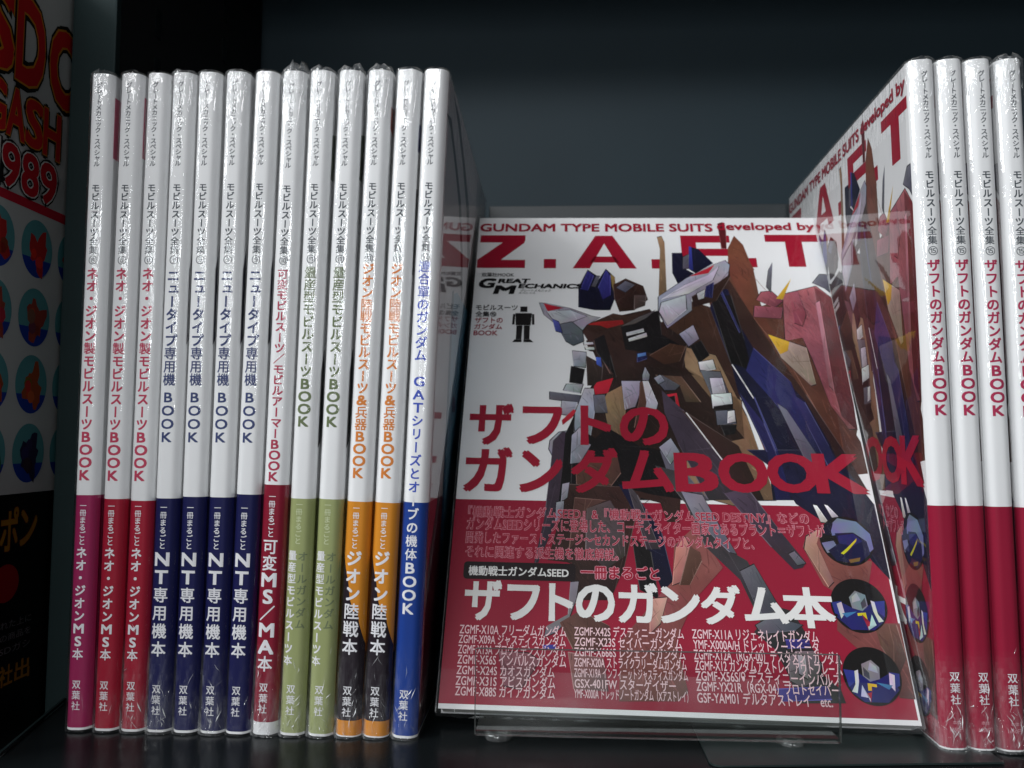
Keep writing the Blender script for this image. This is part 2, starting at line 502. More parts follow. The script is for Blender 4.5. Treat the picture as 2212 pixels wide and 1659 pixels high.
# abstract cover picture: (ink, outline in mm)
ART=[
((91, 56, 43),[(132.1,219.4),(145.3,219.5),(146.4,196.8),(157.7,201.1),(175.0,209.7),(181.9,202.3),(181.3,126.7),(174.3,103.3),(141.1,102.6),(125.7,170.1),(120.3,200.8)]),
((63, 42, 33),[(96.0,186.2),(108.9,200.6),(121.4,195.8),(128.3,166.5),(131.1,131.9),(110.9,166.3)]),
((43, 29, 25),[(56.4,183.0),(62.9,186.8),(90.4,194.6),(96.0,186.2),(111.3,171.6),(131.1,131.9),(140.2,90.6),(45.8,88.5),(53.1,115.5),(55.2,138.1),(65.4,156.9)]),
((132, 107, 81),[(96.6,242.8),(99.1,243.5),(100.3,239.1),(99.6,204.2),(95.3,201.3),(97.8,233.9)]),
((91, 30, 35),[(129.6,252.9),(132.5,254.0),(133.6,248.6),(132.8,235.0),(130.2,235.0)]),
((96, 56, 43),[(132.1,219.4),(133.5,235.3),(137.6,244.1),(141.7,237.7),(144.2,225.1),(145.6,220.6),(142.5,213.9),(145.6,196.8),(149.0,184.4),(157.6,170.5),(167.0,164.8),(178.6,128.4),(181.6,119.9),(181.9,104.2),(175.7,103.3),(156.3,160.8),(138.2,196.7)]),
((142, 76, 86),[(158.1,204.3),(175.4,209.7),(181.9,202.3),(181.9,184.7),(181.9,151.8),(181.3,126.7),(177.6,126.6),(171.4,138.9),(167.0,164.8),(164.1,177.5),(155.5,175.4)]),
((91, 30, 35),[(174.5,209.2),(181.9,202.3),(181.9,184.7),(181.9,139.0),(181.2,125.8),(175.1,133.6),(173.5,161.0),(174.0,184.6)]),
((142, 76, 86),[(161.5,205.4),(165.8,206.5),(167.8,191.7),(165.2,184.5),(161.4,186.5)]),
((168, 107, 117),[(173.8,199.1),(175.6,200.1),(174.3,147.0),(172.4,149.8)]),
((142, 76, 86),[(144.4,201.0),(147.5,205.8),(152.5,206.4),(157.5,200.0),(152.9,195.8)]),
((142, 76, 86),[(143.1,196.7),(157.0,195.8),(155.3,189.0),(141.9,190.0)]),
((198, 158, 45),[(154.4,201.6),(163.6,214.6),(157.7,201.1)]),
((91, 91, 102),[(150.4,209.6),(152.5,219.5),(155.3,225.1),(152.4,205.3)]),
((91, 91, 102),[(178.3,217.4),(181.9,217.4),(181.9,205.5),(179.4,208.7),(174.1,211.9)]),
((132, 107, 81),[(105.4,171.6),(121.0,166.4),(131.9,132.8),(140.2,90.6),(117.5,90.1),(113.2,116.6),(129.9,120.8),(130.6,140.9),(106.0,159.2)]),
((132, 107, 81),[(96.7,109.0),(117.4,107.6),(124.6,88.5),(121.5,87.6),(104.0,92.9)]),
((153, 132, 119),[(147.6,179.3),(164.9,171.6),(166.4,150.6),(164.0,149.7),(152.2,165.6)]),
((198, 158, 45),[(147.6,179.3),(157.4,174.9),(155.9,169.5),(152.1,167.5)]),
((51, 33, 29),[(125.2,213.5),(132.2,213.5),(138.8,196.9),(150.1,168.5),(161.0,144.6),(173.8,114.0),(180.3,95.7),(172.4,91.3),(166.1,111.5),(154.2,145.4),(139.6,171.0),(129.3,192.1)]),
((19, 19, 43),[(120.7,195.8),(125.5,207.5),(130.8,207.5),(135.1,182.8),(139.6,171.0),(154.7,149.6),(160.4,140.5),(167.9,118.4),(172.4,98.4),(172.4,91.3),(138.9,90.5),(139.1,113.3),(129.7,145.0),(127.9,162.1)]),
((19, 19, 43),[(130.4,114.9),(167.4,115.6),(173.3,105.3),(181.6,89.7),(181.9,70.2),(181.9,61.2),(181.9,55.9),(176.0,63.9),(168.3,80.6),(159.5,80.4),(148.4,89.0),(142.9,103.9)]),
((19, 16, 17),[(121.3,203.6),(132.0,203.6),(135.8,175.5),(137.4,157.8),(127.9,162.1)]),
((30, 33, 79),[(139.6,171.0),(155.0,151.3),(157.3,138.0),(163.6,116.8),(169.2,110.1),(160.0,115.2),(145.3,141.1),(134.6,157.8)]),
((35, 33, 73),[(154.2,145.4),(159.7,140.5),(167.1,117.6),(171.5,100.5),(166.6,102.6),(158.8,129.2)]),
((30, 28, 68),[(130.4,145.0),(139.6,128.9),(145.6,102.2),(146.7,90.7),(140.2,90.6),(139.2,114.1)]),
((91, 91, 102),[(147.1,139.5),(150.9,136.3),(162.5,110.0),(164.7,102.6),(155.9,109.8)]),
((198, 196, 198),[(128.1,161.2),(128.6,161.4),(136.6,143.0),(136.4,142.2)]),
((30, 33, 79),[(136.5,143.0),(136.9,143.0),(144.0,114.9),(146.6,94.9),(146.0,94.9),(143.3,114.5)]),
((30, 33, 79),[(125.7,209.5),(127.1,208.5),(134.5,180.5),(133.9,180.0)]),
((198, 196, 198),[(155.7,88.7),(157.1,88.4),(161.0,80.5),(157.8,80.8)]),
((198, 196, 198),[(160.5,88.9),(161.6,88.5),(165.5,83.3),(162.8,82.9)]),
((84, 56, 48),[(62.7,171.1),(74.0,178.5),(81.8,169.5),(81.4,157.1),(75.5,153.6),(69.7,155.2)]),
((51, 33, 29),[(55.3,182.0),(62.9,186.8),(72.0,191.6),(79.6,189.8),(90.4,194.6),(96.0,186.2),(99.3,178.8),(107.8,173.4),(104.6,159.2),(110.0,154.9),(97.3,157.3),(87.3,160.7),(81.2,151.9),(72.6,153.5),(66.3,167.5),(59.0,174.7)]),
((140, 33, 33),[(57.5,184.4),(64.4,186.3),(76.5,187.4),(77.1,185.0),(68.8,182.2),(65.1,184.0)]),
((19, 16, 17),[(75.6,183.2),(85.6,189.8),(94.9,193.7),(95.6,178.7),(105.4,171.6),(102.8,164.4),(87.6,167.8),(77.4,169.4)]),
((76, 48, 35),[(99.7,173.3),(106.9,171.6),(103.4,162.6),(96.0,160.8),(89.0,166.0)]),
((19, 16, 17),[(59.7,173.8),(67.2,178.4),(70.0,165.8),(72.6,152.7),(67.7,160.4)]),
((81, 76, 76),[(76.4,183.6),(85.6,189.8),(93.3,193.7),(88.6,188.9),(82.4,185.1)]),
((198, 196, 198),[(78.1,179.5),(86.8,182.3),(87.1,180.5),(78.4,177.6)]),
((198, 196, 198),[(79.1,175.8),(88.2,179.6),(88.4,177.3),(79.4,174.2)]),
((30, 33, 79),[(82.9,167.3),(87.7,168.2),(87.8,164.2),(83.0,162.0)]),
((89, 127, 191),[(83.2,166.8),(87.3,167.8),(87.4,166.0),(83.3,164.9)]),
((153, 153, 165),[(34.5,198.0),(38.3,197.6),(50.4,194.3),(60.8,189.8),(65.2,188.9),(58.5,184.2),(56.3,180.6),(57.0,174.3),(51.9,171.6),(48.3,174.2),(43.8,184.1),(37.0,190.5)]),
((188, 188, 196),[(38.4,192.4),(50.4,193.4),(58.6,189.7),(51.1,186.0),(43.8,184.1)]),
((91, 91, 102),[(43.8,184.1),(51.1,186.0),(56.3,180.6),(57.0,174.3),(51.9,171.6),(48.3,174.2)]),
((183, 33, 51),[(36.6,197.7),(47.0,194.8),(38.8,192.6)]),
((76, 81, 153),[(41.3,187.7),(44.5,185.9),(46.4,179.1),(43.1,180.4)]),
((19, 19, 43),[(54.5,195.3),(54.5,208.1),(59.3,220.2),(64.0,216.2),(63.1,210.1),(68.8,220.8),(73.4,215.2),(73.8,203.2),(70.6,193.5),(62.9,193.5)]),
((45, 43, 112),[(64.7,208.1),(68.9,219.8),(71.0,216.2),(70.8,203.2),(66.9,200.3)]),
((45, 43, 112),[(55.7,207.1),(59.3,219.2),(62.4,216.2),(59.2,206.1)]),
((127, 107, 63),[(71.1,217.2),(73.4,215.2),(73.1,203.2),(71.8,209.2)]),
((91, 91, 102),[(63.6,215.7),(65.5,215.7),(63.1,208.6),(61.2,209.1)]),
((19, 19, 43),[(103.9,231.9),(109.3,231.9),(110.1,220.8),(114.4,217.9),(105.6,211.0),(103.4,217.8)]),
((19, 19, 43),[(113.1,236.5),(118.0,234.5),(124.8,224.9),(115.2,217.9),(112.0,220.8)]),
((51, 56, 140),[(113.1,236.5),(114.4,236.0),(114.2,219.8),(112.0,220.8)]),
((91, 91, 102),[(109.5,228.9),(112.7,230.9),(111.6,221.3),(108.9,220.8)]),
((51, 33, 29),[(72.5,210.2),(78.8,214.2),(87.9,209.3),(89.9,200.4),(82.7,193.6),(75.1,192.6),(73.0,200.3)]),
((91, 91, 102),[(74.0,208.2),(78.8,212.7),(83.3,210.2),(78.5,205.2)]),
((76, 63, 61),[(83.1,203.3),(89.2,203.3),(88.2,196.5),(82.7,194.1)]),
((153, 153, 165),[(95.3,202.4),(109.0,213.4),(124.6,223.6),(131.1,226.7),(133.2,223.6),(131.7,216.5),(125.8,211.5),(112.1,202.5),(111.5,193.8),(98.7,182.5),(94.8,192.8)]),
((193, 193, 201),[(96.7,200.5),(109.6,210.4),(121.7,217.0),(127.6,222.6),(123.7,213.5),(110.7,204.5)]),
((178, 178, 188),[(96.6,198.5),(109.1,203.5),(108.9,194.3),(98.8,184.3),(95.2,192.8)]),
((183, 33, 51),[(112.3,215.9),(125.4,223.6),(121.8,218.0),(114.7,216.4)]),
((51, 33, 29),[(112.1,202.5),(126.6,212.0),(131.7,216.5),(133.1,222.6),(132.7,215.5),(124.0,199.7),(112.4,195.8)]),
((30, 33, 79),[(119.9,209.4),(124.0,212.0),(122.3,201.6),(119.0,202.6)]),
((198, 196, 198),[(114.9,204.5),(118.9,207.0),(118.1,201.6),(115.4,200.6)]),
((153, 153, 165),[(51.5,168.3),(58.2,167.4),(57.8,158.6),(52.3,159.4)]),
((19, 16, 17),[(50.8,159.4),(57.4,157.7),(56.3,149.0),(50.1,149.8)]),
((153, 153, 165),[(48.7,148.9),(56.6,149.0),(55.2,143.9),(47.3,145.5)]),
((91, 91, 102),[(40.8,144.5),(55.2,142.7),(54.8,138.1),(40.9,140.3)]),
((153, 153, 165),[(46.6,139.6),(53.8,138.9),(51.6,131.4),(46.0,132.2)]),
((51, 38, 35),[(58.2,165.6),(66.2,160.4),(65.3,148.3),(58.8,148.2)]),
((63, 89, 178),[(62.8,164.8),(65.2,164.4),(65.8,158.7),(63.3,160.4)]),
((51, 33, 29),[(58.2,174.7),(62.0,174.7),(63.4,167.5),(59.7,168.3)]),
((198, 196, 198),[(57.1,173.3),(61.6,173.6),(61.8,172.4),(57.3,171.8)]),
((198, 196, 198),[(57.6,170.6),(62.1,170.6),(62.3,169.1),(58.2,169.1)]),
((132, 107, 81),[(68.1,144.1),(75.0,148.4),(76.3,135.1),(74.4,117.5),(68.4,123.7),(65.9,139.9)]),
((153, 153, 165),[(57.3,146.5),(61.7,146.5),(62.3,136.5),(59.3,116.4),(53.1,115.5),(52.3,131.4)]),
((183, 33, 51),[(61.7,147.4),(63.1,150.0),(71.1,152.7),(68.4,144.1),(62.3,143.2)]),
((91, 91, 102),[(61.6,142.8),(66.6,143.2),(67.9,133.3),(62.2,133.2)]),
((153, 153, 165),[(75.0,151.0),(84.0,151.1),(83.4,144.3),(81.0,136.8),(76.3,135.1)]),
((193, 193, 204),[(84.7,151.1),(87.6,151.2),(91.6,138.6),(90.3,133.7),(86.0,132.0),(83.6,141.8)]),
((153, 153, 165),[(85.2,154.6),(86.5,158.9),(88.5,154.6),(88.0,151.6),(85.1,151.6)]),
((84, 56, 48),[(83.6,150.3),(84.9,151.1),(86.4,139.4),(84.5,127.9),(80.2,125.5),(82.9,140.2)]),
((153, 153, 165),[(104.4,178.8),(111.5,184.4),(113.8,176.2),(108.4,171.6)]),
((19, 16, 17),[(109.1,171.6),(114.5,175.3),(118.1,166.4),(112.7,161.9)]),
((198, 196, 198),[(112.4,162.3),(119.4,163.9),(120.3,158.5),(113.0,156.7)]),
((91, 91, 102),[(113.1,157.5),(122.3,156.8),(125.4,144.1),(117.5,142.3)]),
((178, 178, 188),[(117.0,153.3),(122.7,153.4),(124.0,144.1),(117.6,144.0)]),
((198, 196, 198),[(116.9,144.0),(126.2,145.0),(126.3,139.2),(117.0,136.6)]),
((19, 16, 17),[(117.4,137.4),(126.6,139.2),(126.3,135.9),(117.5,134.1)]),
((91, 91, 102),[(118.2,135.0),(126.7,135.9),(127.0,128.7),(118.3,127.7)]),
((198, 196, 198),[(123.8,135.0),(126.8,135.5),(126.8,129.5),(123.2,128.6)]),
((19, 16, 17),[(119.7,127.7),(127.2,127.9),(126.0,123.1),(121.2,122.2)]),
((84, 63, 51),[(91.4,154.7),(102.5,148.8),(104.7,139.7),(111.7,139.8),(103.5,154.0)]),
((91, 91, 102),[(90.6,152.9),(94.2,154.5),(102.5,148.8),(100.2,146.3),(95.2,146.2)]),
((153, 153, 165),[(90.6,152.9),(93.5,154.7),(95.5,151.3),(92.5,149.5)]),
((183, 33, 51),[(96.1,143.7),(100.8,144.6),(101.8,136.3),(97.3,134.5)]),
((19, 16, 17),[(96.9,142.4),(99.8,143.2),(100.0,138.1),(97.2,137.5)]),
((61, 51, 63),[(93.8,146.2),(103.0,135.5),(121.0,106.2),(124.0,90.2),(111.0,89.9),(99.7,117.9),(94.5,133.8)]),
((51, 33, 29),[(102.3,135.5),(104.6,133.9),(126.8,116.9),(135.0,90.5),(124.0,90.2),(121.0,106.2)]),
((198, 196, 198),[(104.3,133.9),(104.7,134.1),(121.3,106.2),(120.9,106.0)]),
((19, 16, 17),[(67.7,125.3),(81.9,116.1),(92.0,113.9),(99.9,89.7),(45.8,88.5),(53.8,115.5),(56.5,123.5),(62.1,119.6)]),
((84, 56, 48),[(53.1,104.0),(61.9,108.0),(71.6,112.8),(73.3,102.2),(67.1,93.2),(58.4,88.7),(53.8,92.9)]),
((91, 91, 102),[(91.3,113.9),(97.8,108.7),(111.0,89.9),(101.2,89.7),(94.1,102.6)]),
((153, 153, 165),[(91.1,115.5),(96.5,120.2),(100.1,113.3),(95.7,107.1)]),
((153, 153, 165),[(41.4,118.0),(45.1,122.3),(48.9,123.1),(47.8,109.7),(42.8,109.6),(40.9,113.8)]),
((61, 51, 63),[(42.7,118.0),(47.0,123.1),(48.9,122.4),(47.8,100.2),(44.5,78.0),(37.3,59.5),(35.6,59.4),(39.7,81.1),(41.7,104.1)]),
((19, 16, 17),[(48.3,121.7),(52.7,132.6),(51.5,109.8),(50.9,91.0),(45.6,87.0),(47.2,104.2)]),
((183, 33, 51),[(46.6,128.9),(52.0,134.8),(53.3,134.1),(51.4,130.4),(47.0,126.3)]),
((153, 153, 165),[(51.4,121.0),(55.2,125.4),(56.4,118.3),(60.1,116.2),(55.1,107.1),(50.9,106.4)]),
((51, 33, 29),[(49.1,96.2),(72.5,95.4),(87.3,91.8),(99.0,90.1),(97.7,79.3),(92.5,79.2),(90.1,88.0),(81.3,90.4),(73.2,57.5),(67.3,44.3),(50.6,43.9),(51.6,59.8),(41.3,60.8),(45.7,78.0)]),
((153, 153, 165),[(47.3,96.2),(50.3,97.0),(49.4,89.7),(46.8,87.6)]),
((153, 153, 165),[(44.7,87.3),(47.9,88.0),(47.7,83.2),(44.5,78.0)]),
((76, 66, 68),[(58.1,84.7),(68.2,88.8),(73.8,78.7),(73.9,63.4),(65.8,57.3),(57.4,66.0)]),
((84, 56, 48),[(52.7,89.7),(66.4,88.7),(58.1,84.7),(55.1,72.0),(50.4,65.8)]),
((19, 19, 43),[(72.0,96.7),(77.3,95.5),(89.9,74.1),(93.7,52.2),(93.0,49.3),(88.5,49.2),(84.7,61.9),(80.8,78.9)]),
((19, 16, 17),[(77.1,72.6),(84.9,65.5),(87.2,45.2),(79.6,48.9)]),
((63, 56, 61),[(75.6,98.1),(80.2,91.6),(88.9,66.8),(83.2,66.6)]),
((117, 66, 63),[(94.9,68.7),(104.3,77.5),(114.4,59.3),(101.9,45.7),(93.1,28.7),(96.5,9.0),(92.3,5.7),(69.8,4.9),(71.1,28.0),(88.0,47.5),(93.2,52.8)]),
((168, 117, 107),[(95.6,67.9),(99.6,72.7),(101.4,68.1),(96.8,52.9),(93.1,51.3)]),
((84, 56, 48),[(101.4,68.1),(105.6,65.9),(106.0,62.1),(100.2,51.5),(96.0,51.4)]),
((173, 127, 117),[(83.6,45.2),(90.7,46.1),(87.3,35.4),(82.9,31.1)]),
((117, 66, 63),[(148.5,69.3),(150.7,74.7),(158.6,78.8),(160.4,63.5),(176.0,63.9),(172.7,53.5),(175.9,38.0),(181.9,38.2),(181.9,24.8),(181.9,9.4),(176.1,9.7),(175.2,24.5),(163.8,27.5),(157.0,34.7),(159.5,49.5),(154.5,53.0)]),
((168, 127, 114),[(150.6,73.9),(157.8,78.4),(154.5,70.9),(158.9,54.6),(156.5,52.3),(149.1,68.5)]),
((84, 56, 48),[(171.8,37.9),(180.5,37.5),(181.8,24.7),(177.8,18.1),(172.8,29.1)]),
((61, 51, 63),[(118.3,93.2),(128.4,96.0),(140.7,75.2),(148.9,62.4),(147.2,60.2),(143.5,59.3),(135.5,68.9)]),
((102, 96, 107),[(142.3,66.0),(144.6,67.2),(148.5,62.1),(145.2,61.2)]),
((51, 48, 51),[(88.8,106.2),(100.2,103.0),(108.0,86.4),(115.3,68.4),(124.7,62.6),(133.8,43.8),(140.4,41.9),(144.6,33.0),(148.9,17.1),(154.6,12.2),(155.7,7.1),(138.1,6.5),(135.6,16.7),(131.6,26.5),(124.2,33.0),(127.4,36.6),(121.0,54.3),(108.0,68.2),(100.7,88.7)]),
((112, 109, 122),[(99.5,93.7),(108.5,92.2),(114.7,77.8),(120.7,65.5),(117.9,66.2),(104.6,80.7)]),
((76, 76, 84),[(121.4,58.0),(127.4,61.1),(135.2,43.8),(131.9,39.5),(127.7,39.4)]),
((86, 86, 96),[(125.2,35.8),(131.9,39.5),(143.7,36.4),(140.7,34.2),(126.9,32.4)]),
((107, 96, 102),[(136.5,23.3),(139.6,26.1),(146.3,26.3),(148.8,21.0),(146.7,15.8),(140.3,12.3),(136.0,14.8)]),
((153, 147, 153),[(140.1,24.7),(142.7,24.1),(142.7,15.6),(139.7,17.5)]),
((51, 45, 114),[(136.1,30.3),(145.6,30.6),(145.2,27.6),(136.4,27.0)]),
((51, 45, 114),[(130.3,11.4),(149.5,13.0),(150.7,8.3),(131.7,7.0)]),
((127, 122, 127),[(51.0,51.4),(54.4,51.8),(53.4,44.5),(50.5,36.6),(45.3,30.6),(40.6,28.6),(41.4,32.9),(50.1,38.0)]),
((51, 56, 140),[(39.7,25.3),(45.4,25.7),(45.4,24.1),(40.7,23.5)]),
((84, 56, 48),[(46.7,34.5),(54.9,39.6),(66.8,33.7),(67.2,27.5),(61.0,23.2),(52.5,23.4)]),
((107, 71, 71),[(50.1,22.8),(64.2,21.0),(65.9,8.4),(52.5,8.9)]),
((127, 76, 84),[(22.6,22.4),(34.1,21.9),(38.9,19.2),(31.7,8.2),(25.2,9.3)]),
]


# ------------------------------------------------------------------ the setting: shelf, panels
def slab(name, a, b, mat, label, bevel=0.6):
    mb = MB()
    mb.box(a, b)
    o = mb.build(name, mat, bevel=bevel)
    return tag(o, label, kind='structure')


mb = MB()
out_line = [(-193.1, -25), (-190, -60), (420, -60), (420, 214), (-215, 214), (-215, 70), (-208.3, 45.3)]
mb.face([(x, y, 0) for x, y in out_line])
mb.face([(x, y, -18) for x, y in reversed(out_line)])
for i in range(len(out_line)):
    p, q = out_line[i], out_line[(i + 1) % len(out_line)]
    mb.face([(p[0], p[1], -18), (q[0], q[1], -18), (q[0], q[1], 0), (p[0], p[1], 0)])
tag(mb.build('shelf_board', SHELF), 'glossy black shelf board under all the books', kind='structure')
slab('back_panel', (-420, 214, -30), (420, 220, 470), PANEL, 'plain slate grey panel closing the back of the shelf')
slab('upper_shelf_board', (-420, -30, 432), (420, 213, 450), BLACK, 'black underside of the next shelf up')
slab('side_wall', (421, -60, -30), (430, 220, 470), BLACK, 'black panel closing the far right end of the shelf')
slab('neighbour_shelf_board', (-420, -50, -34), (-216, 213, -16), BLACK, 'black board carrying the book in the next bay at left')

root = empty('shelf_divider', 'slate grey upright post with black slotted side at the left end of the shelf', 'divider')
mb = MB(); mb.box((-215.3, 35, -15), (-195.2, 39, 430)); mb.build('front_strip', POST, root, bevel=.8)
mb = MB(); mb.box((-214, 39.2, -15), (-195.8, 213, 430)); mb.build('side_panel', BLACK, root)
for k in range(16):
    for yy in (70, 150):
        mb = MB()
        zz = 30 + k * 25.4
        mb.box((-195.7, yy, zz), (-195.2, yy + 6, zz + 15))
        mb.build('slot', SHELF, root)

mb = MB(); mb.box((-39, 186, 0.3), (415, 190, 256)); o = mb.build('low_board', bsdf_mat('dark_board', (0.011, 0.019, 0.023), 0.5, mottle=.15), bevel=.5)
tag(o, 'low dark board standing against the back panel behind the face-out book', 'board')

mb = MB()
a, b = Vector((-193.1, -25)), Vector((-208.3, 45.3))
nrm = Vector((-(b - a).y, (b - a).x)).normalized() * 1.1
for z0, z1 in ((0.2, 1.5),):
    mb.v += [(a.x, a.y, z0), (b.x, b.y, z0), (b.x + nrm.x, b.y + nrm.y, z0), (a.x + nrm.x, a.y + nrm.y, z0), (a.x, a.y, z1), (b.x, b.y, z1), (b.x + nrm.x, b.y + nrm.y, z1), (a.x + nrm.x, a.y + nrm.y, z1)]
    for q in ((0, 3, 2, 1), (4, 5, 6, 7), (0, 1, 5, 4), (1, 2, 6, 5), (2, 3, 7, 6), (3, 0, 4, 7)):
        mb.f.append(q); mb.c.append((0, 0, 0))
o = mb.build('edge_lip', POST)
tag(o, 'thin metal lip along the left edge of the shelf board', 'metal lip')

# bookend plate: thin steel sheet with a rounded corner
mb = MB()
ol = [(56.2, 95)]
for k in range(9):
    t = math.pi + k / 8 * math.pi / 2
    ol.append((59.0 + 4 * math.cos(t), -14.6 + 4 * math.sin(t)))
ol += [(158, -9.5), (158, 95)]
for z0, z1, ins in ((0.25, 0.9, 0),):
    mb.face([(x, y, z1) for x, y in ol])
    for i in range(len(ol)):
        p, q = ol[i], ol[(i + 1) % len(ol)]
        mb.face([(p[0], p[1], z0), (q[0], q[1], z0), (q[0], q[1], z1), (p[0], p[1], z1)])
o = mb.build('bookend_plate', PLATE)
tag(o, 'slate grey metal plate with a rounded corner under the display stand and right-hand books', 'bookend')

# ------------------------------------------------------------------ books standing with the spine to the front
HW, H, D = 4.85, 257.0, 182.0


def prof(x, hw=HW):
    return 3.0 * (min(abs(x), hw) / hw) ** 3.6


def outer_profile(off=0.0, side=None):
    side = off if side is None else side
    w = HW + side
    pts = [(-w, D), (-w, 150), (-w, 100), (-w, 60), (-w, 30), (-w, 15), (-w, 8), (-w, 4)]
    n = 26
    for k in range(n + 1):
        t = -1 + 2 * k / n
        x = HW * t
        pts.append((x * w / HW, prof(x) - off - (0.25 * off if abs(t) < 1 else 0)))
    pts += [(w, 4), (w, 8), (w, 15), (w, 30), (w, 60), (w, 100), (w, 150), (w, D)]
    return pts


def cover_mesh(levels, cols, name='cover'):
    """levels: heights in mm from the foot; cols: ink of each level"""
    pr = outer_profile()
    inner = [(max(-HW + .35, min(HW - .35, x)), y if abs(x) >= HW else y + .45) for x, y in pr]
    loop = pr + list(reversed(inner))
    zs, cc = [], []
    for (z0, z1), c in zip(zip(levels[:-1], levels[1:]), cols):
        zs.append(z0); cc.append(c)
    zs.append(levels[-1])
    mb = MB()
    mb.grid([[(x, y, z) for x, y in loop] for z in zs], lambda i, j: cc[i], closed=True)
    n = len(pr)
    for z, up in ((levels[0], False), (levels[-1], True)):
        c = cc[-1] if up else WHITE
        for j in range(n - 1):
            q = [(*pr[j], z), (*pr[j + 1], z), (*inner[j + 1], z), (*inner[j], z)]
            mb.face(q if up else q[::-1], c)
    return mb.mesh(name, INK)


def page_mesh():
    mb = MB()
    mb.box((-HW + .6, 3.2, .6), (HW - .6, D - 1.2, H - .3))
    return mb.mesh('page_block', PAPER)


def spine_print(mb_in, name, parent):
    if not mb_in.v:
        return None
    m2 = slice_x(mb_in, [-4.2, -3.8, -3.4, -3.0, -2.5, -2.0, -1.2, 1.2, 2.0, 2.5, 3.0, 3.4, 3.8, 4.2])
    m2.v = [(x, prof(x) - .045 + y, z) for x, y, z in m2.v]
    return m2.build(name, INK, parent)


def wrap(parent, seed, crumple_top, crumple_foot, ripple=0.22, side=0.5, tuft=1.2):
    rnd = random.Random(seed)
    pr = outer_profile(0.5, side)
    zs = [-0.6, 0.0, 1, 2]
    z = 3.5
    while z < H - 4:
        zs.append(z)
        z += 2.0 if (z < 34 or z > 222) else 4.0
    zs += [H - 3, H - 1.5, H - .5, H + .3]
    mb = MB()
    o = seed * 17.3
    rows, hz = [], []
    dist = [0]
    for a, b in zip(pr[:-1], pr[1:]):
        dist.append(dist[-1] + math.hypot(a[0] - b[0], a[1] - b[1]))
    mid = dist[len(dist) // 2]
    for z in zs:
        top = max(0, (z - (H - 34)) / 34) ** 2 * crumple_top
        foot = max(0, (36 - z) / 36) ** 1.4 * crumple_foot * 1.35
        row, hr = [], []
        for (x, y), s in zip(pr, dist):
            t = s - mid
            nx, ny = (0, -1) if abs(x) < HW * .96 else (math.copysign(1, x), 0)
            big = noise.noise(Vector((t * .22 + o, z * .035, 3.1)))
            n1 = noise.noise(Vector((t * .9 + z * .25 + o, z * .16 - t * .3, 1.7)))
            n2 = noise.noise(Vector((t * 1.9 - z * .5 + o, z * .5, 8.2)))
            d = ripple * (.45 * big + .25 * n1) + (top + foot) * (.9 * abs(n1) + .55 * n2)
            d = max(d, -.25)
            if abs(nx):
                d = min(d * (1.0 if y < 6 else .3), .45)
            row.append((x + nx * d, y + ny * d, z))
            hr.append(min(1.0, (top + foot) * (.4 + 1.6 * abs(n1))))
        rows.append(row)
        hz.append(hr)
    # gathered film over the head and the foot
    ctop = [(x, y) for x, y in pr]
    for k, sh in ((1, .75), (2, .35)):
        row, hr = [], []
        for (x, y), s in zip(ctop, dist):
            n1 = noise.noise(Vector((s * .8 + o, k * 4.0, 5.5)))
            n2 = noise.noise(Vector((s * .23 + o, 9.0, 2.5)))
            n1 = noise.noise(Vector((s * .45 + o, k * 4.0, 5.5)))
            hh = (.4 + tuft * max(.1, .62 + .7 * n2 + .45 * n1) * (1.0 if y < 12 else .5)) * (.75 if k == 1 else 1.0)
            row.append((x * sh, y + (1 - sh) * (1.2 if y < 4 else -.8), H + .25 + hh))
            hr.append(min(1, .25 * crumple_top + .1))
        rows.append(row)
        hz.append(hr)
    mb.grid(rows, lambda i, j: (hz[i][j],) * 3)
    # sharp film folds near head and foot, glints put in as white haze
    for zone, amt in ((0, crumple_foot), (1, crumple_top)):
        cxf = rnd.uniform(-1, 2.5)
        for _ in range(int((30 if zone == 0 else 12) * max(0, amt - .15))):
            zc = abs(rnd.gauss(0, 11)) + 1.0
            if zone:
                zc = H - abs(rnd.gauss(0, 10)) - .5
            xc = max(-4.3, min(4.3, rnd.gauss(cxf, 2.2)))
            th = rnd.choice((1, -1)) * rnd.gauss(1.15, .3)
            ln_, wd = rnd.uniform(1.2, 6.0), rnd.uniform(.12, .45)
            x2, z2 = xc + ln_ * math.cos(th), zc + ln_ * math.sin(th) * (1 if zone == 0 else -1)
            if abs(x2) > 4.6 or not 0 < z2 < H:
                continue
            xm, zm = (xc + x2) / 2 + rnd.uniform(-.4, .4), (zc + z2) / 2
            q = [(xc, zc), (xm + wd, zm), (x2, z2), (xm, zm)]
            k = rnd.choice((1.5, 3.0, 7.0, 12.0))
            mb.face([(x, prof(x) - .95 - .25 * (j == 1), z) for j, (x, z) in enumerate(q)], (k, k, k))
    w = mb.build('plastic_wrap', FILM, parent, smooth=True)
    w.data.materials.append(FILM_SIDE)
    for p in w.data.polygons:
        if p.center.y > .0045 and .02 < p.center.z < .235:
            p.material_index = 1
    return w


WHITE = rgb(228, 229, 230)
GREYTX = rgb(74, 80, 86)
PG = page_mesh()


def lettering(parent, fn, *a, **k):
    t = MB()
    fn(t, *a, **k)
    return spine_print(t, 'spine_lettering', parent)


def series_text(b, num, t0, t1, t2, t3, cx):
    lettering(b, v_text, 'グレートメカニック・スペシャル', cx, t0, t1, 2.55, GREYTX, .02)
    lettering(b, v_text, 'モビルスーツ全集', cx, t2, t3, 3.5, GREYTX, .032)
    lettering(b, v_text, num, cx, t3 + .3, t3 + 4.1, 4.1, GREYTX, .006)


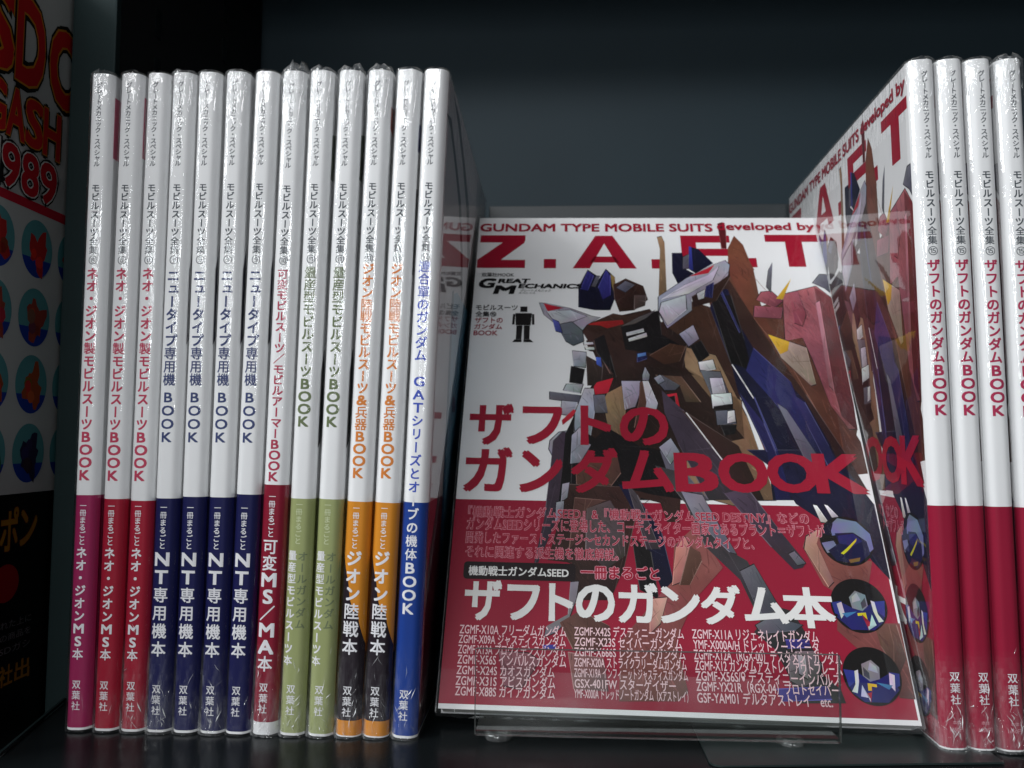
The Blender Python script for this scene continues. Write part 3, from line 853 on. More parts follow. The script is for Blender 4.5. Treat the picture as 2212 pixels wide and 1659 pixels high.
def spine_book(label, x, z0, lean, levels, cols, group, rotz=0.0):
    r = empty('book', label, 'book', group)
    r.location = (x * .001, 0, z0 * .001)
    r.rotation_euler = (0, lean, rotz)
    part_from('cover', cover_mesh(levels, cols), r)
    part_from('page_block', PG, r)
    return r


LIFT = [0]


def side_colour(parent, polys, side=1):
    mb = MB()
    LIFT[0] = (LIFT[0] + 1) % 7
    for k, (pts, c) in enumerate(polys):
        mb.face([(side * (HW + .05 + .02 * LIFT[0]), y, z) for y, z in pts], c)
    return mb.build('cover_colour', INK, parent)


ROW = 'white-spined books in the row at left'
MAG, RED, NAVY, CRIM, GRN, ORG, BLU, DRK = rgb(148, 38, 84), rgb(156, 28, 50), rgb(24, 26, 74), rgb(130, 24, 46), rgb(148, 156, 106), rgb(204, 132, 40), rgb(28, 60, 136), rgb(34, 26, 34)
WT = rgb(222, 222, 226)
RTX, NTX, CTX, GTX, OTX, BTX = rgb(186, 66, 92), rgb(62, 72, 112), rgb(170, 60, 84), rgb(104, 116, 84), rgb(206, 124, 56), rgb(66, 86, 178)
#      x      z0   lean   kind  band-top   wrap(top, foot, tuft)
LEFT = [
    (-185.8, .9, .0000, 'A', 88.9, MAG, (.45, .15, 1.6), 'white-spined book with magenta lower band, leftmost of the row beside the grey post'),
    (-175.0, .8, .0056, 'A', 87.6, RED, (.35, .35, 1.0), 'white-spined book with red lower band right after the magenta-banded one'),
    (-164.5, .8, .0070, 'A', 87.0, RED, (.12, .9, .3), 'white-spined book with red lower band touching the first navy-banded book'),
    (-154.5, .8, .0083, 'N', 88.0, NAVY, (1.1, 1.3, 1.2), 'first of the navy-banded books, beside the red-banded one, film crumpled at its foot'),
    (-144.0, .8, .0087, 'N', 88.7, NAVY, (.5, .5, .6), 'second of the four navy-banded books in the left row'),
    (-133.6, .8, .0124, 'N', 88.6, NAVY, (.8, 1.0, .6), 'third of the four navy-banded books in the left row'),
    (-123.7, .8, .0202, 'N', 89.8, NAVY, (.2, .25, .2), 'last of the four navy-banded books, touching the maroon-banded one'),
    (-113.3, .8, .0233, 'T', 93.6, CRIM, (1.7, 1.3, 4.2), 'book with maroon lower band and white foot, its loose film crumpled over the top'),
    (-102.8, .8, .0255, 'G', 88.4, GRN, (1.0, .9, 2.0), 'green-banded book right after the maroon-banded one'),
    (-92.0, .7, .0287, 'G', 88.4, GRN, (1.1, .8, 3.4), 'green-banded book next to the orange and black ones'),
    (-81.3, .7, .0329, 'O', 87.6, ORG, (1.5, .9, 3.0), 'orange and black banded book next to the green-banded ones'),
    (-70.8, .7, .0369, 'O', 87.3, ORG, (.7, .7, 1.2), 'orange and black banded book next to the blue-banded one'),
    (-59.8, .7, .0363, 'B', 87.5, BLU, (.10, .7, .2), 'white book with blue lower band, rightmost of the left row, its back cover showing'),
]
for i, (xl, z0, lean, kind, band, ink, (ct, cf, tf), label) in enumerate(LEFT):
    foot = {'T': 4.6, 'O': 6.0}.get(kind, .9)
    lv, cl = [0, foot, band, H], [WHITE if kind != 'O' else ORG, ink, WHITE]
    if kind == 'O':
        lv, cl = [0, .5, band, H], [WHITE, ORG, WHITE]
    b = spine_book(label, xl + HW - .1, z0, lean, lv, cl, ROW)
    if kind == 'O':
        mb = MB()
        mb.face([(-4.84, 0, 6.0), (4.84, 0, 6.0), (4.84, 0, 34), (4.0, 0, 37), (2.6, 0, 42), (1.6, 0, 48), (.4, 0, 46), (-1.4, 0, 51), (-2.2, 0, 57), (-3.4, 0, 61), (-4.84, 0, 67)], DRK)
        m2 = slice_x(mb, [-4.2, -3.8, -3.4, -3.0, -2.5, -2.0, -1.2, 1.2, 2.0, 2.5, 3.0, 3.4, 3.8, 4.2, 4.5, 4.7, -4.5, -4.7])
        m2.v = [(x, prof(x) - .03, z) for x, y, z in m2.v]
        m2.build('spine_print', INK, b)
        side_colour(b, [([(3.0, 6), (60, 6), (60, 31), (3.0, 31)], DRK)])
    mb = MB()
    cx = -.25 - .03 * i
    if kind == 'A':
        series_text(b, '⑧', 3.8, 38.2, 45.1, 73.6, cx)
        lettering(b, v_text, 'ネオ・ジオン製モビルスーツBOOK', cx, 78.8, 162.9, 4.9, RTX, .04)
        lettering(b, v_text, '一冊まるごと', cx, 170.8, 187.4, 2.8, WT, .02)
        lettering(b, v_text, 'ネオ・ジオンMS本', cx, 187.8, 231, 4.5, WT, .035)
        lettering(b, v_text, '双葉社', cx, 238, 250, 3.5, WT, .02)
    elif kind == 'N':
        series_text(b, '⑨', 3.8, 38.2, 45.1, 73.6, cx)
        lettering(b, v_text, 'ニュータイプ専用機', cx, 79.6, 125.6, 5.1, NTX, .04)
        lettering(b, v_text, 'BOOK', cx, 127.4, 148, 4.8, NTX, .03)
        lettering(b, v_text, '一冊まるごと', cx, 171, 188.5, 2.8, WT, .02)
        lettering(b, v_text, 'NT専用機本', cx, 188.8, 229.5, 6.0, WT, .04, .82)
        lettering(b, v_text, '双葉社', cx, 239, 251, 3.5, WT, .02)
    elif kind == 'T':
        series_text(b, '⑩', 5.0, 39.5, 46.0, 74.0, cx)
        lettering(b, v_text, '可変モビルスーツ／モビルアーマーBOOK', cx, 79.6, 162.4, 4.5, CTX, .035, .76, .92)
        lettering(b, v_text, '一冊まるごと', cx, 166.5, 183.5, 2.8, WT, .02)
        lettering(b, v_text, '可変MS／MA本', cx, 183.8, 234, 6.0, WT, .04, .84)
        lettering(b, v_text, '双葉社', cx, 237.6, 249.6, 3.5, WT, .02)
    elif kind == 'G':
        series_text(b, '⑪', 4.5, 38.8, 45.5, 73.5, cx)
        lettering(b, v_text, '量産型モビルスーツBOOK', cx, 78.6, 141.5, 4.9, GTX, .04)
        lettering(b, v_text, '一冊まるごと', cx, 169.5, 186, 2.7, rgb(190, 198, 160), .02)
        lettering(b, v_text, '量産型モビルスーツ本', cx - 1.9, 188, 231.6, 3.9, WT, .035)
        lettering(b, v_text, 'オールガンダム', cx + 2.2, 188.3, 218, 3.8, rgb(112, 122, 92), .03)
        lettering(b, v_text, '双葉社', cx, 238, 250, 3.5, WT, .02)
    elif kind == 'O':
        series_text(b, '⑬', 4.5, 38.6, 45.2, 73.2, cx)
        lettering(b, v_text, 'ジオン陸戦モビルスーツ&兵器BOOK', cx, 77.3, 160.9, 4.8, OTX, .038)
        lettering(b, v_text, '一冊まるごと', cx, 170.5, 187.4, 2.7, WT, .02)
        lettering(b, v_text, 'ジオン陸戦本', cx, 187.6, 227.2, 6.2, WT, .04)
        lettering(b, v_text, '双葉社', cx, 238, 250, 3.6, WT, .02)
    else:
        series_text(b, '⑭', 4.5, 38.6, 45.2, 73.0, cx)
        lettering(b, v_text, '連合軍のガンダム', cx, 76.3, 115.8, 4.9, BTX, .03)
        lettering(b, v_text, 'GATシリーズとオ', cx, 120.9, 166.2, 4.7, BTX, .03)
        lettering(b, v_text, 'ーブの機体BOOK', cx, 166.4, 211.9, 4.7, WT, .03, .84)
        lettering(b, v_text, '双葉社', cx, 239, 251, 3.6, WT, .02)
    pol = []
    if i in (0, 1):
        pol = [([(2.6, 223), (40, 223), (40, 248), (2.6, 248)], rgb(190, 92, 118))]
    elif i in (3, 4, 5, 6):
        pol = [([(2.6, 148), (30, 178), (30, 205), (9, 200), (5, 186), (2.6, 178)], rgb(30, 28, 48))]
    elif i in (8, 9):
        pol = [([(2.6, 108), (30, 130), (30, 160), (5, 146), (2.6, 138)], rgb(40, 36, 40)), ([(3.5, 214), (30, 214), (30, 240), (3.5, 232)], rgb(88, 96, 80))]
    elif i == 10:
        pol = [([(2.6, 234), (30, 228), (30, 246), (2.6, 243)], rgb(150, 60, 44))]
    elif i == 11:
        pol = [([(2.6, 225), (25, 225), (25, 238), (2.6, 236)], rgb(60, 64, 120)), ([(3, 176), (25, 176), (25, 214), (3, 210)], rgb(60, 62, 66))]
    elif i == 12:
        dk = rgb(70, 78, 82)
        pol = [([(2.6, 2), (180, 2), (180, 87.5), (2.6, 87.5)], rgb(92, 30, 48)),  # maroon reflection of the face-out cover, painted onto this side
               ([(2, 240), (15, 243), (38, 232), (59, 221), (75, 200), (85, 170), (79, 170), (66, 200), (52, 217), (34, 228), (14, 238)], dk),
               ([(17, 255), (41, 253), (68, 241), (92, 228), (110, 200), (118, 170), (100, 170), (96, 200), (82, 224), (60, 238), (38, 248)], dk),
               ([(47, 176), (60, 179), (85, 178), (126, 178), (150, 150), (165, 90), (170, 4), (44, 4), (43, 150)], rgb(120, 176, 204)),
               ([(42, 176), (48.5, 178), (48, 150), (48, 4), (42, 4)], rgb(24, 98, 134)),
               ([(60, 124), (72, 124), (72, 131), (60, 131)], rgb(90, 84, 120))]
    if pol:
        LIFT[0] = 0
        for q in pol:
            side_colour(b, [q])
    wrap(b, i + 1, ct, cf, tuft=tf, ripple=.30 if i not in (2, 12) else .14)


# ------------------------------------------------------------------ the front cover print shared by the face-out book and the right-hand stack
PINKW = rgb(232, 196, 202)
CRED = rgb(154, 22, 48)


def artwork_mesh():
    mb = MB()
    rnd = random.Random(11)

    def inside(p, poly):
        r = False
        for (x1, y1), (x2, y2) in zip(poly, poly[1:] + poly[:1]):
            if (y1 > p[1]) != (y2 > p[1]) and p[0] < (x2 - x1) * (p[1] - y1) / (y2 - y1) + x1:
                r = not r
        return r
    for k, (c, pts) in enumerate(ART):
        y = -.04 - .0016 * k
        base = rgb(*c)
        gu, gv = sum(p[0] for p in pts) / len(pts), sum(p[1] for p in pts) / len(pts)
        rmax = max(math.hypot(u - gu, v - gv) for u, v in pts)
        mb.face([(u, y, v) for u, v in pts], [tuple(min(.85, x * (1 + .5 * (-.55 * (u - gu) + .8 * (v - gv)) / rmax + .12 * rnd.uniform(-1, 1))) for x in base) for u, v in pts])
        if min(c) > 75:      # inked outline round the light plates
            rim = []
            for u, v in pts:
                dd = math.hypot(u - gu, v - gv) + 1e-6
                rim.append((min(181.9, max(.05, u + (u - gu) / dd * .45)), y + .0006, v + (v - gv) / dd * .45))
            mb.face(rim, rgb(28, 24, 26))
        ar = abs(sum(a[0] * b[1] - b[0] * a[1] for a, b in zip(pts, pts[1:] + pts[:1]))) / 2
        edges = sorted(zip(pts, pts[1:] + pts[:1]), key=lambda e: -math.hypot(e[0][0] - e[1][0], e[0][1] - e[1][1]))

        def stroke(p, q, w, c2):
            dd = math.hypot(q[0] - p[0], q[1] - p[1]) + 1e-6
            nx, ny = -(q[1] - p[1]) / dd * w / 2, (q[0] - p[0]) / dd * w / 2
            yy = y - .0010
            mb.face([(p[0] + nx, yy, p[1] + ny), (p[0] - nx, yy, p[1] - ny), (q[0] - nx * .3, yy, q[1] - ny * .3), (q[0] + nx * .3, yy, q[1] + ny * .3)], c2)
        if ar > 8 and len(pts) > 3:
            if min(c) > 75:      # panel lines on the light plates
                for (a, b2), t in zip(edges[:1], (.38,)):
                    e = (a[0] + (b2[0] - a[0]) * t, a[1] + (b2[1] - a[1]) * t)
                    g = (gu + (gu - e[0]) * .35, gv + (gv - e[1]) * .35)
                    if inside(g, pts):
                        stroke(e, g, .30, tuple(x * .45 for x in base))
                stroke(edges[0][0], edges[0][1], .35, tuple(min(.85, x * 1.5) for x in base))
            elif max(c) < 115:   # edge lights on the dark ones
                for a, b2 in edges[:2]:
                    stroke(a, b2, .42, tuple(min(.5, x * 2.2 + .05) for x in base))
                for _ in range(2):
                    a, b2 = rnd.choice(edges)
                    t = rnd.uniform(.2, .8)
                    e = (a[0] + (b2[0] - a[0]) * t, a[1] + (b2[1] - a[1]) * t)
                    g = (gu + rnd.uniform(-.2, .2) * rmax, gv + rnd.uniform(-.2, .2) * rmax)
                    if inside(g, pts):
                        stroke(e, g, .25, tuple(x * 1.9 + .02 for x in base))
        us, vs = [p[0] for p in pts], [p[1] for p in pts]
        n = 0
        for _ in range(int(ar / 3.5) if ar > 12 else 0):
            cu, cv = rnd.uniform(min(us), max(us)), rnd.uniform(min(vs), max(vs))
            th = rnd.gauss(-1.05, .35)
            ln_, wd = rnd.uniform(2, 9), rnd.uniform(.12, .8)
            dx, dy = math.cos(th), math.sin(th)
            q = [(cu, cv), (cu + dx * ln_, cv + dy * ln_), (cu + dx * ln_ * .8 - dy * wd, cv + dy * ln_ * .8 + dx * wd), (cu - dy * wd * .6, cv + dx * wd * .6)]
            if all(inside(p, pts) for p in q):
                f = rnd.choice((.74, .84, .92, 1.12, 1.25)) if max(base) > .02 else rnd.choice((.7, 1.5, 2.2))
                n += 1
                yy = y - .0003 * (1 + n % 3)
                mb.face([(a, yy, b) for a, b in q], tuple(min(.8, x * f) for x in base))
    bm = bmesh.new()
    me = mb.mesh('cover_artwork', ART_INK)
    bm.from_mesh(me)
    bmesh.ops.triangulate(bm, faces=bm.faces[:])
    bm.to_mesh(me)
    bm.free()
    return me


def portrait_mesh():
    """the three round insets: plain angular shapes on black"""
    mb = MB()
    for n, (cu, cv, cr) in enumerate(((167.1, 72.4, 11.0), (167.2, 44.9, 11.1), (167.3, 17.5, 11.0))):
        mb.face([(cu + cr * math.cos(t * math.pi / 24), -.258, cv + cr * math.sin(t * math.pi / 24)) for t in range(48)], rgb(20, 18, 18))
        rnd = random.Random(40 + n)
        nav, gry, wht, yel, cyn, red, lav = rgb(34, 38, 98), rgb(126, 126, 134), rgb(196, 198, 204), rgb(206, 182, 40), rgb(60, 116, 160), rgb(160, 40, 60), rgb(112, 118, 150)
        if n == 0:
            sh = [(lav, ((-.2, .93), (.5, .8), (.93, .3), (.95, -.3), (.6, -.6), (.3, .1), (-.1, .3), (-.5, .2), (-.55, .6))), (lav, ((-.95, -.1), (-.5, .0), (-.3, -.4), (-.8, -.5))),
                  (rgb(24, 26, 56), ((-.4, .3), (.3, .35), (.75, .0), (.8, -.5), (.3, -.9), (-.5, -.8), (-.75, -.4), (-.3, -.1))), (nav, ((-.3, .2), (.3, .3), (.6, .0), (.2, -.2), (-.3, -.1))),
                  (yel, ((-.3, -.5), (-.05, -.3), (.4, .12), (.35, -.02), (.0, -.38), (-.2, -.55))), (rgb(120, 90, 50), ((-.05, -.75), (.4, -.65), (.35, -.8), (.0, -.88))), (rgb(20, 20, 40), ((-.9, .3), (-.6, .2), (-.4, .7), (-.6, .75)))]
        else:
            f = 1 if n == 1 else -1
            sh = [(nav, ((-.85, -.45), (-.6, .1), (-.15, -.15), (.1, -.15), (.55, .15), (.9, -.2), (.75, -.6), (.4, -.88), (-.4, -.88))), (rgb(44, 52, 130), ((.5, .15), (.95, .2), (.85, -.4), (.6, -.2))), (rgb(44, 52, 130), ((-.95, .1), (-.6, .15), (-.7, -.4), (-.9, -.3))),
                  (gry, ((-.25, -.1), (-.3, .3), (-.05, .55), (.3, .4), (.32, .0), (.1, -.2))), (rgb(160, 160, 166), ((-.22, .1), (-.2, .32), (.0, .48), (.1, .2))), (rgb(70, 70, 76), ((.08, .1), (.26, .3), (.28, .0), (.1, -.12))),
                  (wht, ((-.78, .05), (-.6, .12), (-.55, -.3), (-.7, -.5))), (wht, ((.45, .2), (.58, .15), (.62, -.3), (.78, -.55), (.6, -.6), (.48, -.2))), (cyn, ((-.65, -.3), (-.1, -.22), (-.5, -.45))),
                  (yel, ((-.1, -.28), (.2, -.25), (.22, -.5), (.1, -.5), (.08, -.36), (-.1, -.38))), (red, ((.1, -.55), (.3, -.6), (.2, -.9), (.05, -.312))), (wht, ((.2, -.75), (.5, -.7), (.4, -.312), (.2, -.88)))]
            sh = [(c, tuple((f * a, b) for a, b in (p if f > 0 else p[::-1]))) for c, p in sh]
        for k, (c, p) in enumerate(sh):
            mb.face([(cu + cr * a, -.262 - .001 * k, cv + cr * b) for a, b in p], [tuple(x * rnd.uniform(.75, 1.2) for x in c) for _ in p])
    return mb.mesh('round_inset', INK)


def lettering_mesh():
    mb = MB()
    for k, s, x0, y0, x1, y1 in TEXTS:
        if k == 'head':
            fit_text(mb, s, x0, y0, min(x1, 180.5), y1, CRED, .035, -.300)
        elif k == 'k':
            fit_text(mb, s, x0, y0, x1, y1, rgb(40, 38, 40), .02, -.300)
        elif k == 'r':
            fit_text(mb, s, x0, y0, x1, y1, rgb(150, 26, 50), .02, -.300)
        elif k == 'logo':
            fit_text(mb, s, x0, y0, x1 - .25 * (y1 - y0), y1, rgb(14, 12, 14), .06 if len(s) < 9 and ord(s[0]) < 200 else .01, -.300, .25)
        elif k == 'R':
            fit_text(mb, s, x0, y0, min(x1, 181), y1, CRED, .042, -.304)
        elif k == 'W':
            fit_text(mb, s, x0, y0, x1, y1, rgb(222, 222, 220), .04, -.304)
        elif k == 'w':
            fit_text(mb, s, x0, y0, x1, y1, rgb(228, 228, 226), .03, -.304)
        elif k == 'l':
            fit_text(mb, s, x0, y0, x1, y1, PINKW, .012, -.304)
        elif k in 'oO':
            fit_text(mb, s, x0, y0, x1, y1, rgb(214, 150, 164), .045 if k == 'o' else .07, -.300)
            fit_text(mb, s, x0 + .2, y0 + .2, x1 - .2, y1 - .2, CRED, .008 if k == 'o' else .03, -.312)
    # the big capitals, drawn as plain strokes
    o = -.038
    zz = [t for t in TEXTS if t[0] == 'z']

    def st(pts):
        mb.face([(min(u, 181.0), o, v) for u, v in pts], rgb(154, 18, 44))
    for _, s, x0, y0, x1, y1 in zz:
        h, w = y1 - y0, x1 - x0
        if s == '.':
            st([(x0, y0), (x1, y0), (x1, y1), (x0, y1)])
        elif s == 'Z':
            st([(x0 + .8, y1), (x0 + .8, y1 - 5.2), (x1 - 12.6, y1 - 5.2), (x1 - 1, y1 - 5.2), (x1 - .4, y1 - 4), (x1 - .4, y1)])
            st([(x1 - 12.6, y1 - 5.2), (x1 - .6, y1 - 5.2), (x0 + 12.6, y0 + 5.6), (x0, y0 + 5.6)])
            st([(x0, y0), (x1, y0), (x1, y0 + 5.6), (x0, y0 + 5.6)])
        elif s == 'A':
            c = (x0 + x1) / 2
            st([(x0, y0), (x0 + 9, y0), (c, y1 - 5.5), (c, y1), (c - 4.6, y1)])
            st([(x1, y0), (x1 - 9, y0), (c, y1 - 5.5), (c, y1), (c + 4.6, y1)][::-1])
            st([(x0 + 9, y0 + 4), (x1 - 9, y0 + 4), (x1 - 11.5, y0 + 8.2), (x0 + 11.5, y0 + 8.2)])
        elif s == 'F':
            st([(x0, y0 - 4.4), (x0 + 8, y0 - 4.4), (x0 + 8, y1), (x0, y1)])
            st([(x0 + 8, y1 - 5), (x1, y1 - 5), (x1, y1), (x0 + 8, y1)])
            st([(x0 + 8, y1 - 14.3), (x1 - 1, y1 - 14.3), (x1 - 1, y1 - 9.3), (x0 + 8, y1 - 9.3)])
        elif s == 'T':
            c = (x0 + x1) / 2
            st([(x0, y1 - 5), (x1, y1 - 5), (x1, y1), (x0, y1)])
            st([(c - 4.4, y0), (c + 4.4, y0), (c + 4.4, y1 - 5), (c - 4.4, y1 - 5)])
    return mb.mesh('cover_lettering', INK)


def ground_mesh():
    """flat colour fields of the cover: white head, crimson foot, rounded black caption bar, plain dark emblem"""
    mb = MB()
    mb.face([(.0, -.025, 1.9), (181.4, -.025, 1.9), (181.4, -.025, 88.0), (.0, -.025, 88.0)], rgb(144, 24, 50))
    bar = []
    for cx, cz, a0 in ((51.6, 53.2, -90), (51.6, 57.8, 0), (7.4, 57.8, 90), (7.4, 53.2, 180)):
        for k in range(4):
            a = math.radians(a0 + k * 30)
            bar.append((cx + 1.5 * math.cos(a), -.285, cz + 1.5 * math.sin(a)))
    mb.face(bar, rgb(30, 20, 22))
    E = rgb(26, 23, 24)
    for q in (((24.8, 192), (28.4, 192), (28.4, 195.4), (24.8, 195.4)), ((22.8, 183.6), (30.4, 183.6), (30.8, 191.2), (22.4, 191.2)),
              ((20.9, 184), (22.2, 184), (22.4, 190.6), (21.2, 190.6)), ((31.0, 184), (32.3, 184), (32.0, 190.6), (30.8, 190.6)),
              ((23.2, 175), (26.0, 175), (26.3, 183.4), (23.2, 183.4)), ((27.2, 175), (30.0, 175), (30.0, 183.4), (26.9, 183.4)),
              ((21.4, 173.2), (26.1, 173.2), (26.1, 174.9), (22.8, 174.9)), ((27.1, 173.2), (32.0, 173.2), (30.4, 174.9), (27.1, 174.9))):
        mb.face([(u, -.285, v) for u, v in q], E)
    return mb.mesh('cover_ground_print', INK)


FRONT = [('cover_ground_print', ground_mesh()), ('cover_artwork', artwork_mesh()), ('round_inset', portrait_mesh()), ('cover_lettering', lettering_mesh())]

# ------------------------------------------------------------------ right-hand stack
RROW = 'crimson-banded books in the row at right'
RIGHT = [
    (2092, 1630, 146.5, 1.2, -.0208, (.35, 1.2, .8), 'first crimson-banded book of the right row, its illustrated front cover showing'),
    (0, 0, 156.6, 1.2, -.0190, (.3, .9, .6), 'second crimson-banded book of the right row'),
    (0, 0, 166.9, 1.0, -.0179, (.3, 1.3, .6), 'third crimson-banded book of the right row'),
    (0, 0, 177.4, .8, -.0140, (.9, .9, 2.2), 'crimson-banded book cut off by the right edge of the photo'),
]
SC = (D - 3.2) / D
side_m = Matrix(((0, 1, 0, -HW * .001), (-SC, 0, 0, D * .001), (0, 0, 1, 0), (0, 0, 0, 1)))
for i, (_, _, x, z0, lean, (ct, cf, tf), label) in enumerate(RIGHT):
    b = spine_book(label, x, z0, lean, [0, .6, 87.6, H], [WHITE, rgb(142, 24, 52), WHITE], RROW, -.038)
    mb = MB()
    cx = .45
    series_text(b, '⑮', 4.7, 38.7, 43.3, 72.0, cx)
    lettering(b, v_text, 'ザフトのガンダムBOOK', cx, 77.3, 136.6, 4.9, rgb(172, 50, 84), .04)
    lettering(b, v_text, '双葉社', cx, 229, 241.3, 3.7, WT, .02)
    lettering(b, fit_text, '本体', cx - 1.5, 9.0, cx + 1.5, 10.4, rgb(206, 150, 160), 0, 0)
    lettering(b, fit_text, '1650円', cx - 2.4, 6.4, cx + 2.4, 8.0, rgb(206, 150, 160), 0, 0)
    for nm, me in FRONT:
        o = part_from(nm, me, b)
        o.matrix_local = side_m
    wrap(b, 31 + i, ct, cf, tuft=tf, side=.9, ripple=.18)

# ------------------------------------------------------------------ the face-out book, leaning back on its stand
FO = Vector((-43.78, 11.67, 8.09))
yw, ln, rl = -0.0056, 0.4950, -0.0120
ex = Vector((math.cos(yw), math.sin(yw), 0))
bk = Vector((-math.sin(yw), math.cos(yw), 0))
ey = Vector((0, 0, math.cos(ln))) + bk * math.sin(ln)
e1 = ex * math.cos(rl) + ey * math.sin(rl)
e2 = -ex * math.sin(rl) + ey * math.cos(rl)
nb = e2.cross(e1)          # pointing back into the shelf
fm = Matrix((e1, nb, e2)).transposed().to_4x4()
if nb.y < 0:
    fm = Matrix((e1, -nb, e2)).transposed().to_4x4()
fm.translation = FO * .001
face = empty('face_out_book', 'illustrated white and crimson book leaning back face-out between the two rows', 'book')
face.matrix_world = fm
mb = MB()
mb.box((0, 0, 0), (181.9, .35, H), WHITE)
mb.box((0, 9.3, 0), (181.9, 9.65, H), WHITE)
mb.box((181.9, 0, 0), (182.3, 9.65, H), WHITE)
mb.build('cover', INK, face)
mb = MB()
mb.box((1.0, .4, .5), (181.5, 9.2, H - .4))
mb.build('page_block', PAPER, face)
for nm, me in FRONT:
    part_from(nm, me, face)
mb = MB()
rows = []
for j in range(66):
    v = -1.2 + (H + 2.4) * j / 65
    row = []
    for k in range(56):
        u = -1.0 + 184.2 * k / 55
        n1 = noise.noise(Vector((u * .035, v * .03, 4.4)))
        edge = max(0, (12 - v) / 12) + max(0, (u - 172) / 12) + max(0, (8 - u) / 10)
        n2 = abs(noise.noise(Vector((u * .22 + v * .1, v * .25, 9.7))))
        row.append((u, -.75 - .28 * n1 - .9 * edge * n2, v))
    rows.append(row)
mb.grid(rows, lambda i, j: (.35 if (i < 4 or j > 51) else .03,) * 3)
rows = [[(-1, -.75, v), (-1, 4, v), (-1, 10, v)] for v in (-1.2, 60, 130, 200, H + 1.2)]
mb.grid(rows, lambda i, j: (.1,) * 3)
rows = [[(183.2, -.75, v), (183.8 + .4 * math.sin(v * .11), 4, v), (183.2, 10.5, v)] for v in range(-1, 260, 6)]
mb.grid(rows, lambda i, j: (.12,) * 3)
rows = []
for k in range(60):
    u = -1 + 184.2 * k / 59
    n2 = noise.noise(Vector((u * .18, 3.3, 7.7)))
    rows.append([(u, -.75 - .5 * abs(n2), -1.1), (u, 2 + n2, -2.3 - 1.4 * abs(n2)), (u, 6, -1.6 - .8 * n2), (u, 10, -1.0)])
mb.grid(rows, lambda i, j: (.45,) * 3)
mb.build('plastic_wrap', FILM_FLAT, face, smooth=True)

# ------------------------------------------------------------------ clear display stand
st_root = empty('display_stand', 'clear acrylic display stand holding up the face-out book', 'display stand')
mb = MB(); mb.box((-27.8, -4.2, 4.0), (104.0, -2.4, 35.0)); mb.build('front_lip', ACRYLIC, st_root)
mb = MB(); mb.box((-27.8, -2.3, 3.2), (104.0, 84, 4.9)); mb.build('base_sheet', ACRYLIC, st_root)
mb = MB()
mb.box((-28.1, -4.1, 4.2), (-27.85, -2.5, 34.8)); mb.box((104.05, -4.1, 4.2), (104.35, -2.5, 34.8)); mb.box((-27.6, -4.0, 35.02), (103.8, -2.6, 35.14))
mb.build('cut_edge', ACRYLIC_EDGE, st_root)
bm_ = MB()
p0, p1 = FO + nb * (0 if nb.y < 0 else 0), FO
back = Vector((0, abs(nb.y), 0))
bdir = nb if nb.y > 0 else -nb
for s in (10.6, 12.4):
    base = FO + bdir * s
    q = [base + e1 * 22 - e2 * 3, base + e1 * 150 - e2 * 3, base + e1 * 150 + e2 * 190, base + e1 * 22 + e2 * 190]
    bm_.face([tuple(p) for p in q])
bm_.build('back_rest', ACRYLIC, st_root)
for fx in (-19.8, 88.5):
    mb = MB()
    rows = []
    for rad, zz in ((4.8, .1), (5.2, .9), (4.9, 2.2), (3.6, 3.1)):
        rows.append([(fx + rad * math.cos(t * math.pi / 10), 4.6 + rad * math.sin(t * math.pi / 10), zz) for t in range(20)])
    mb.grid(rows, lambda i, j: (.5,) * 3, closed=True)
    mb.build('rubber_foot', RUBBER, st_root, smooth=True)

# ------------------------------------------------------------------ the book in the next bay at left, its cover turned to the right
nbk = empty('neighbour_book', 'large book with red bubble lettering and round pictures standing left of the grey post', 'book')
nbk.location = (-.2165, 0, 0)
mb = MB()
mb.box((-14, -46, -14), (0, 140, 316), rgb(190, 192, 190))
mb.build('cover', INK, nbk, bevel=.8)
mb = MB()
XO = .06


def yz(pts, col, o=XO):
    mb.face([(o, y, z) for y, z in pts], col)


def blob(s, x0, y0, x1, y1, rims, o):
    """bubble lettering: rims widening outward, drawn from the outermost in"""
    for k, (bold, c) in enumerate(rims):
        vs, fs = text_mesh(s, bold)
        v0, _ = text_mesh(s, 0.0)
        ax, bx = min(v[0] for v in v0), max(v[0] for v in v0)
        ay, by = min(v[1] for v in v0), max(v[1] for v in v0)
        sx, sy = (x1 - x0) / (bx - ax), (y1 - y0) / (by - ay)
        mb.add([(o + .03 * k + .003 * q, x0 + (x - ax) * sx, y0 + (y - ay) * sy) for x, y, q in vs], fs, c)


yz([(-45, 89.5), (139, 88.5), (139, -13), (-45, -13)], rgb(10, 9, 10))
yz([(-45, 206.5), (139, 206), (139, 211), (-45, 210)], rgb(190, 24, 50), XO + .01)
rimsA = [(.085, rgb(14, 14, 12)), (.058, rgb(196, 128, 28)), (.034, rgb(190, 24, 28))]
rimsB = [(.085, rgb(14, 12, 12)), (.055, rgb(214, 214, 210)), (.03, rgb(186, 14, 34))]
for s, a, b, c, d in (('S', -18, 258, -2.5, 290), ('D', .5, 258, 17.5, 292), ('O', 22.5, 258, 44, 291)):
    blob(s, a, b, c, d, rimsA, XO + .02)
for s, a, b, c, d in (('G', -15.5, 233, -5, 252), ('A', -3.8, 233, 6.8, 252), ('S', 8, 233, 18.2, 252), ('H', 19.6, 233, 30.5, 252)):
    blob(s, a, b, c, d, rimsA, XO + .15)
for s, a, b, c, d in (('1', -14, 212, -9, 229), ('9', -5.4, 212, 4.6, 229), ('8', 6.6, 212, 16.8, 229), ('9', 18.6, 212, 29, 229)):
    blob(s, a, b, c, d, rimsB, XO + .3)
rnd = random.Random(5)
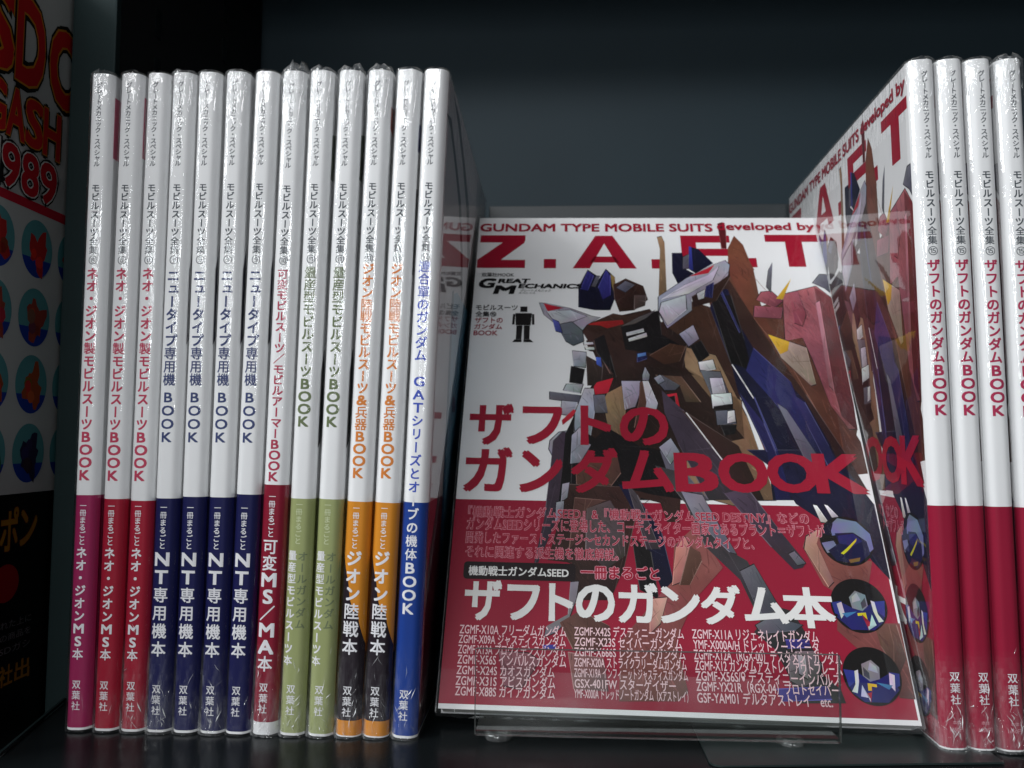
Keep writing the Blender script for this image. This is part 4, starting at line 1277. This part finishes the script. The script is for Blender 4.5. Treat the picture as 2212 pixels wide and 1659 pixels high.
for ci, yy in enumerate((-6, 18.6, 43)):
    for ri, zz in enumerate((191, 162, 134, 105.5)):
        R = 12.2
        mb.face([(XO + .02, yy + .84 * R * math.cos(t * math.pi / 20), zz + R * math.sin(t * math.pi / 20)) for t in range(40)], rgb(84, 146, 150))
        seg = [(XO + .03, yy + .84 * R * math.cos(t), zz + R * math.sin(t)) for t in [math.radians(200 + k * 14) for k in range(11)]]
        mb.face(seg, rgb(24, 56, 150))
        pc = [rgb(176, 36, 34), rgb(150, 62, 48), rgb(160, 72, 36), rgb(40, 34, 66)][ri]
        if ci == 0 and ri == 3:
            pc = rgb(30, 92, 60)
        pts = []
        p1, p2, p3 = rnd.uniform(0, 6), rnd.uniform(0, 6), rnd.uniform(0, 6)
        for k in range(26):
            t = k * math.pi / 13
            rad = R * (.62 + .17 * math.sin(3 * t + p1) + .12 * math.sin(5 * t + p2) + .07 * math.sin(9 * t + p3))
            pts.append((XO + .05, yy + 1 + .72 * rad * math.cos(t), zz - 1 + 1.05 * rad * math.sin(t)))
        mb.face(pts, pc)
        for q in range(4):
            a, rr_ = rnd.uniform(0, 6.28), rnd.uniform(1.4, 2.8)
            cy_, cz_ = yy + 1 + 3.2 * math.cos(a), zz - 1 + 4.5 * math.sin(a)
            mb.face([(XO + .07 + .01 * q, cy_ + rr_ * math.cos(t * .9 + a), cz_ + rr_ * 1.2 * math.sin(t * .9 + a)) for t in range(7)], tuple(x * rnd.choice((.5, .7, 1.5, 1.9)) for x in pc))
YEL = rgb(166, 116, 26)
for s, a, b, c, d in (('ャ', -7, 68, 2, 78), ('ポ', 3.6, 67, 14, 83.5), ('ン', 15.6, 68, 26, 82)):
    blob(s, a, b, c, d, [(.05, rgb(90, 20, 10)), (.03, YEL)], XO + .04)
mb.face([(XO + .04, 8 + 8 * math.cos(t * math.pi / 12), 54 + 7.5 * math.sin(t * math.pi / 12)) for t in range(24)], rgb(150, 16, 24))
for s, zz in (('れた上に', 36), ('の商品を', 31), ('SDガシ', 26)):
    blob(s, 6, zz, 25, zz + 3.0, [(0, rgb(120, 122, 124))], XO + .05)
for s, a, c in (('社', 6.5, 14.5), ('出', 16, 25)):
    blob(s, a, 13.5, c, 21.5, [(.03, YEL)], XO + .05)
mb.build('cover_colour', INK, nbk)
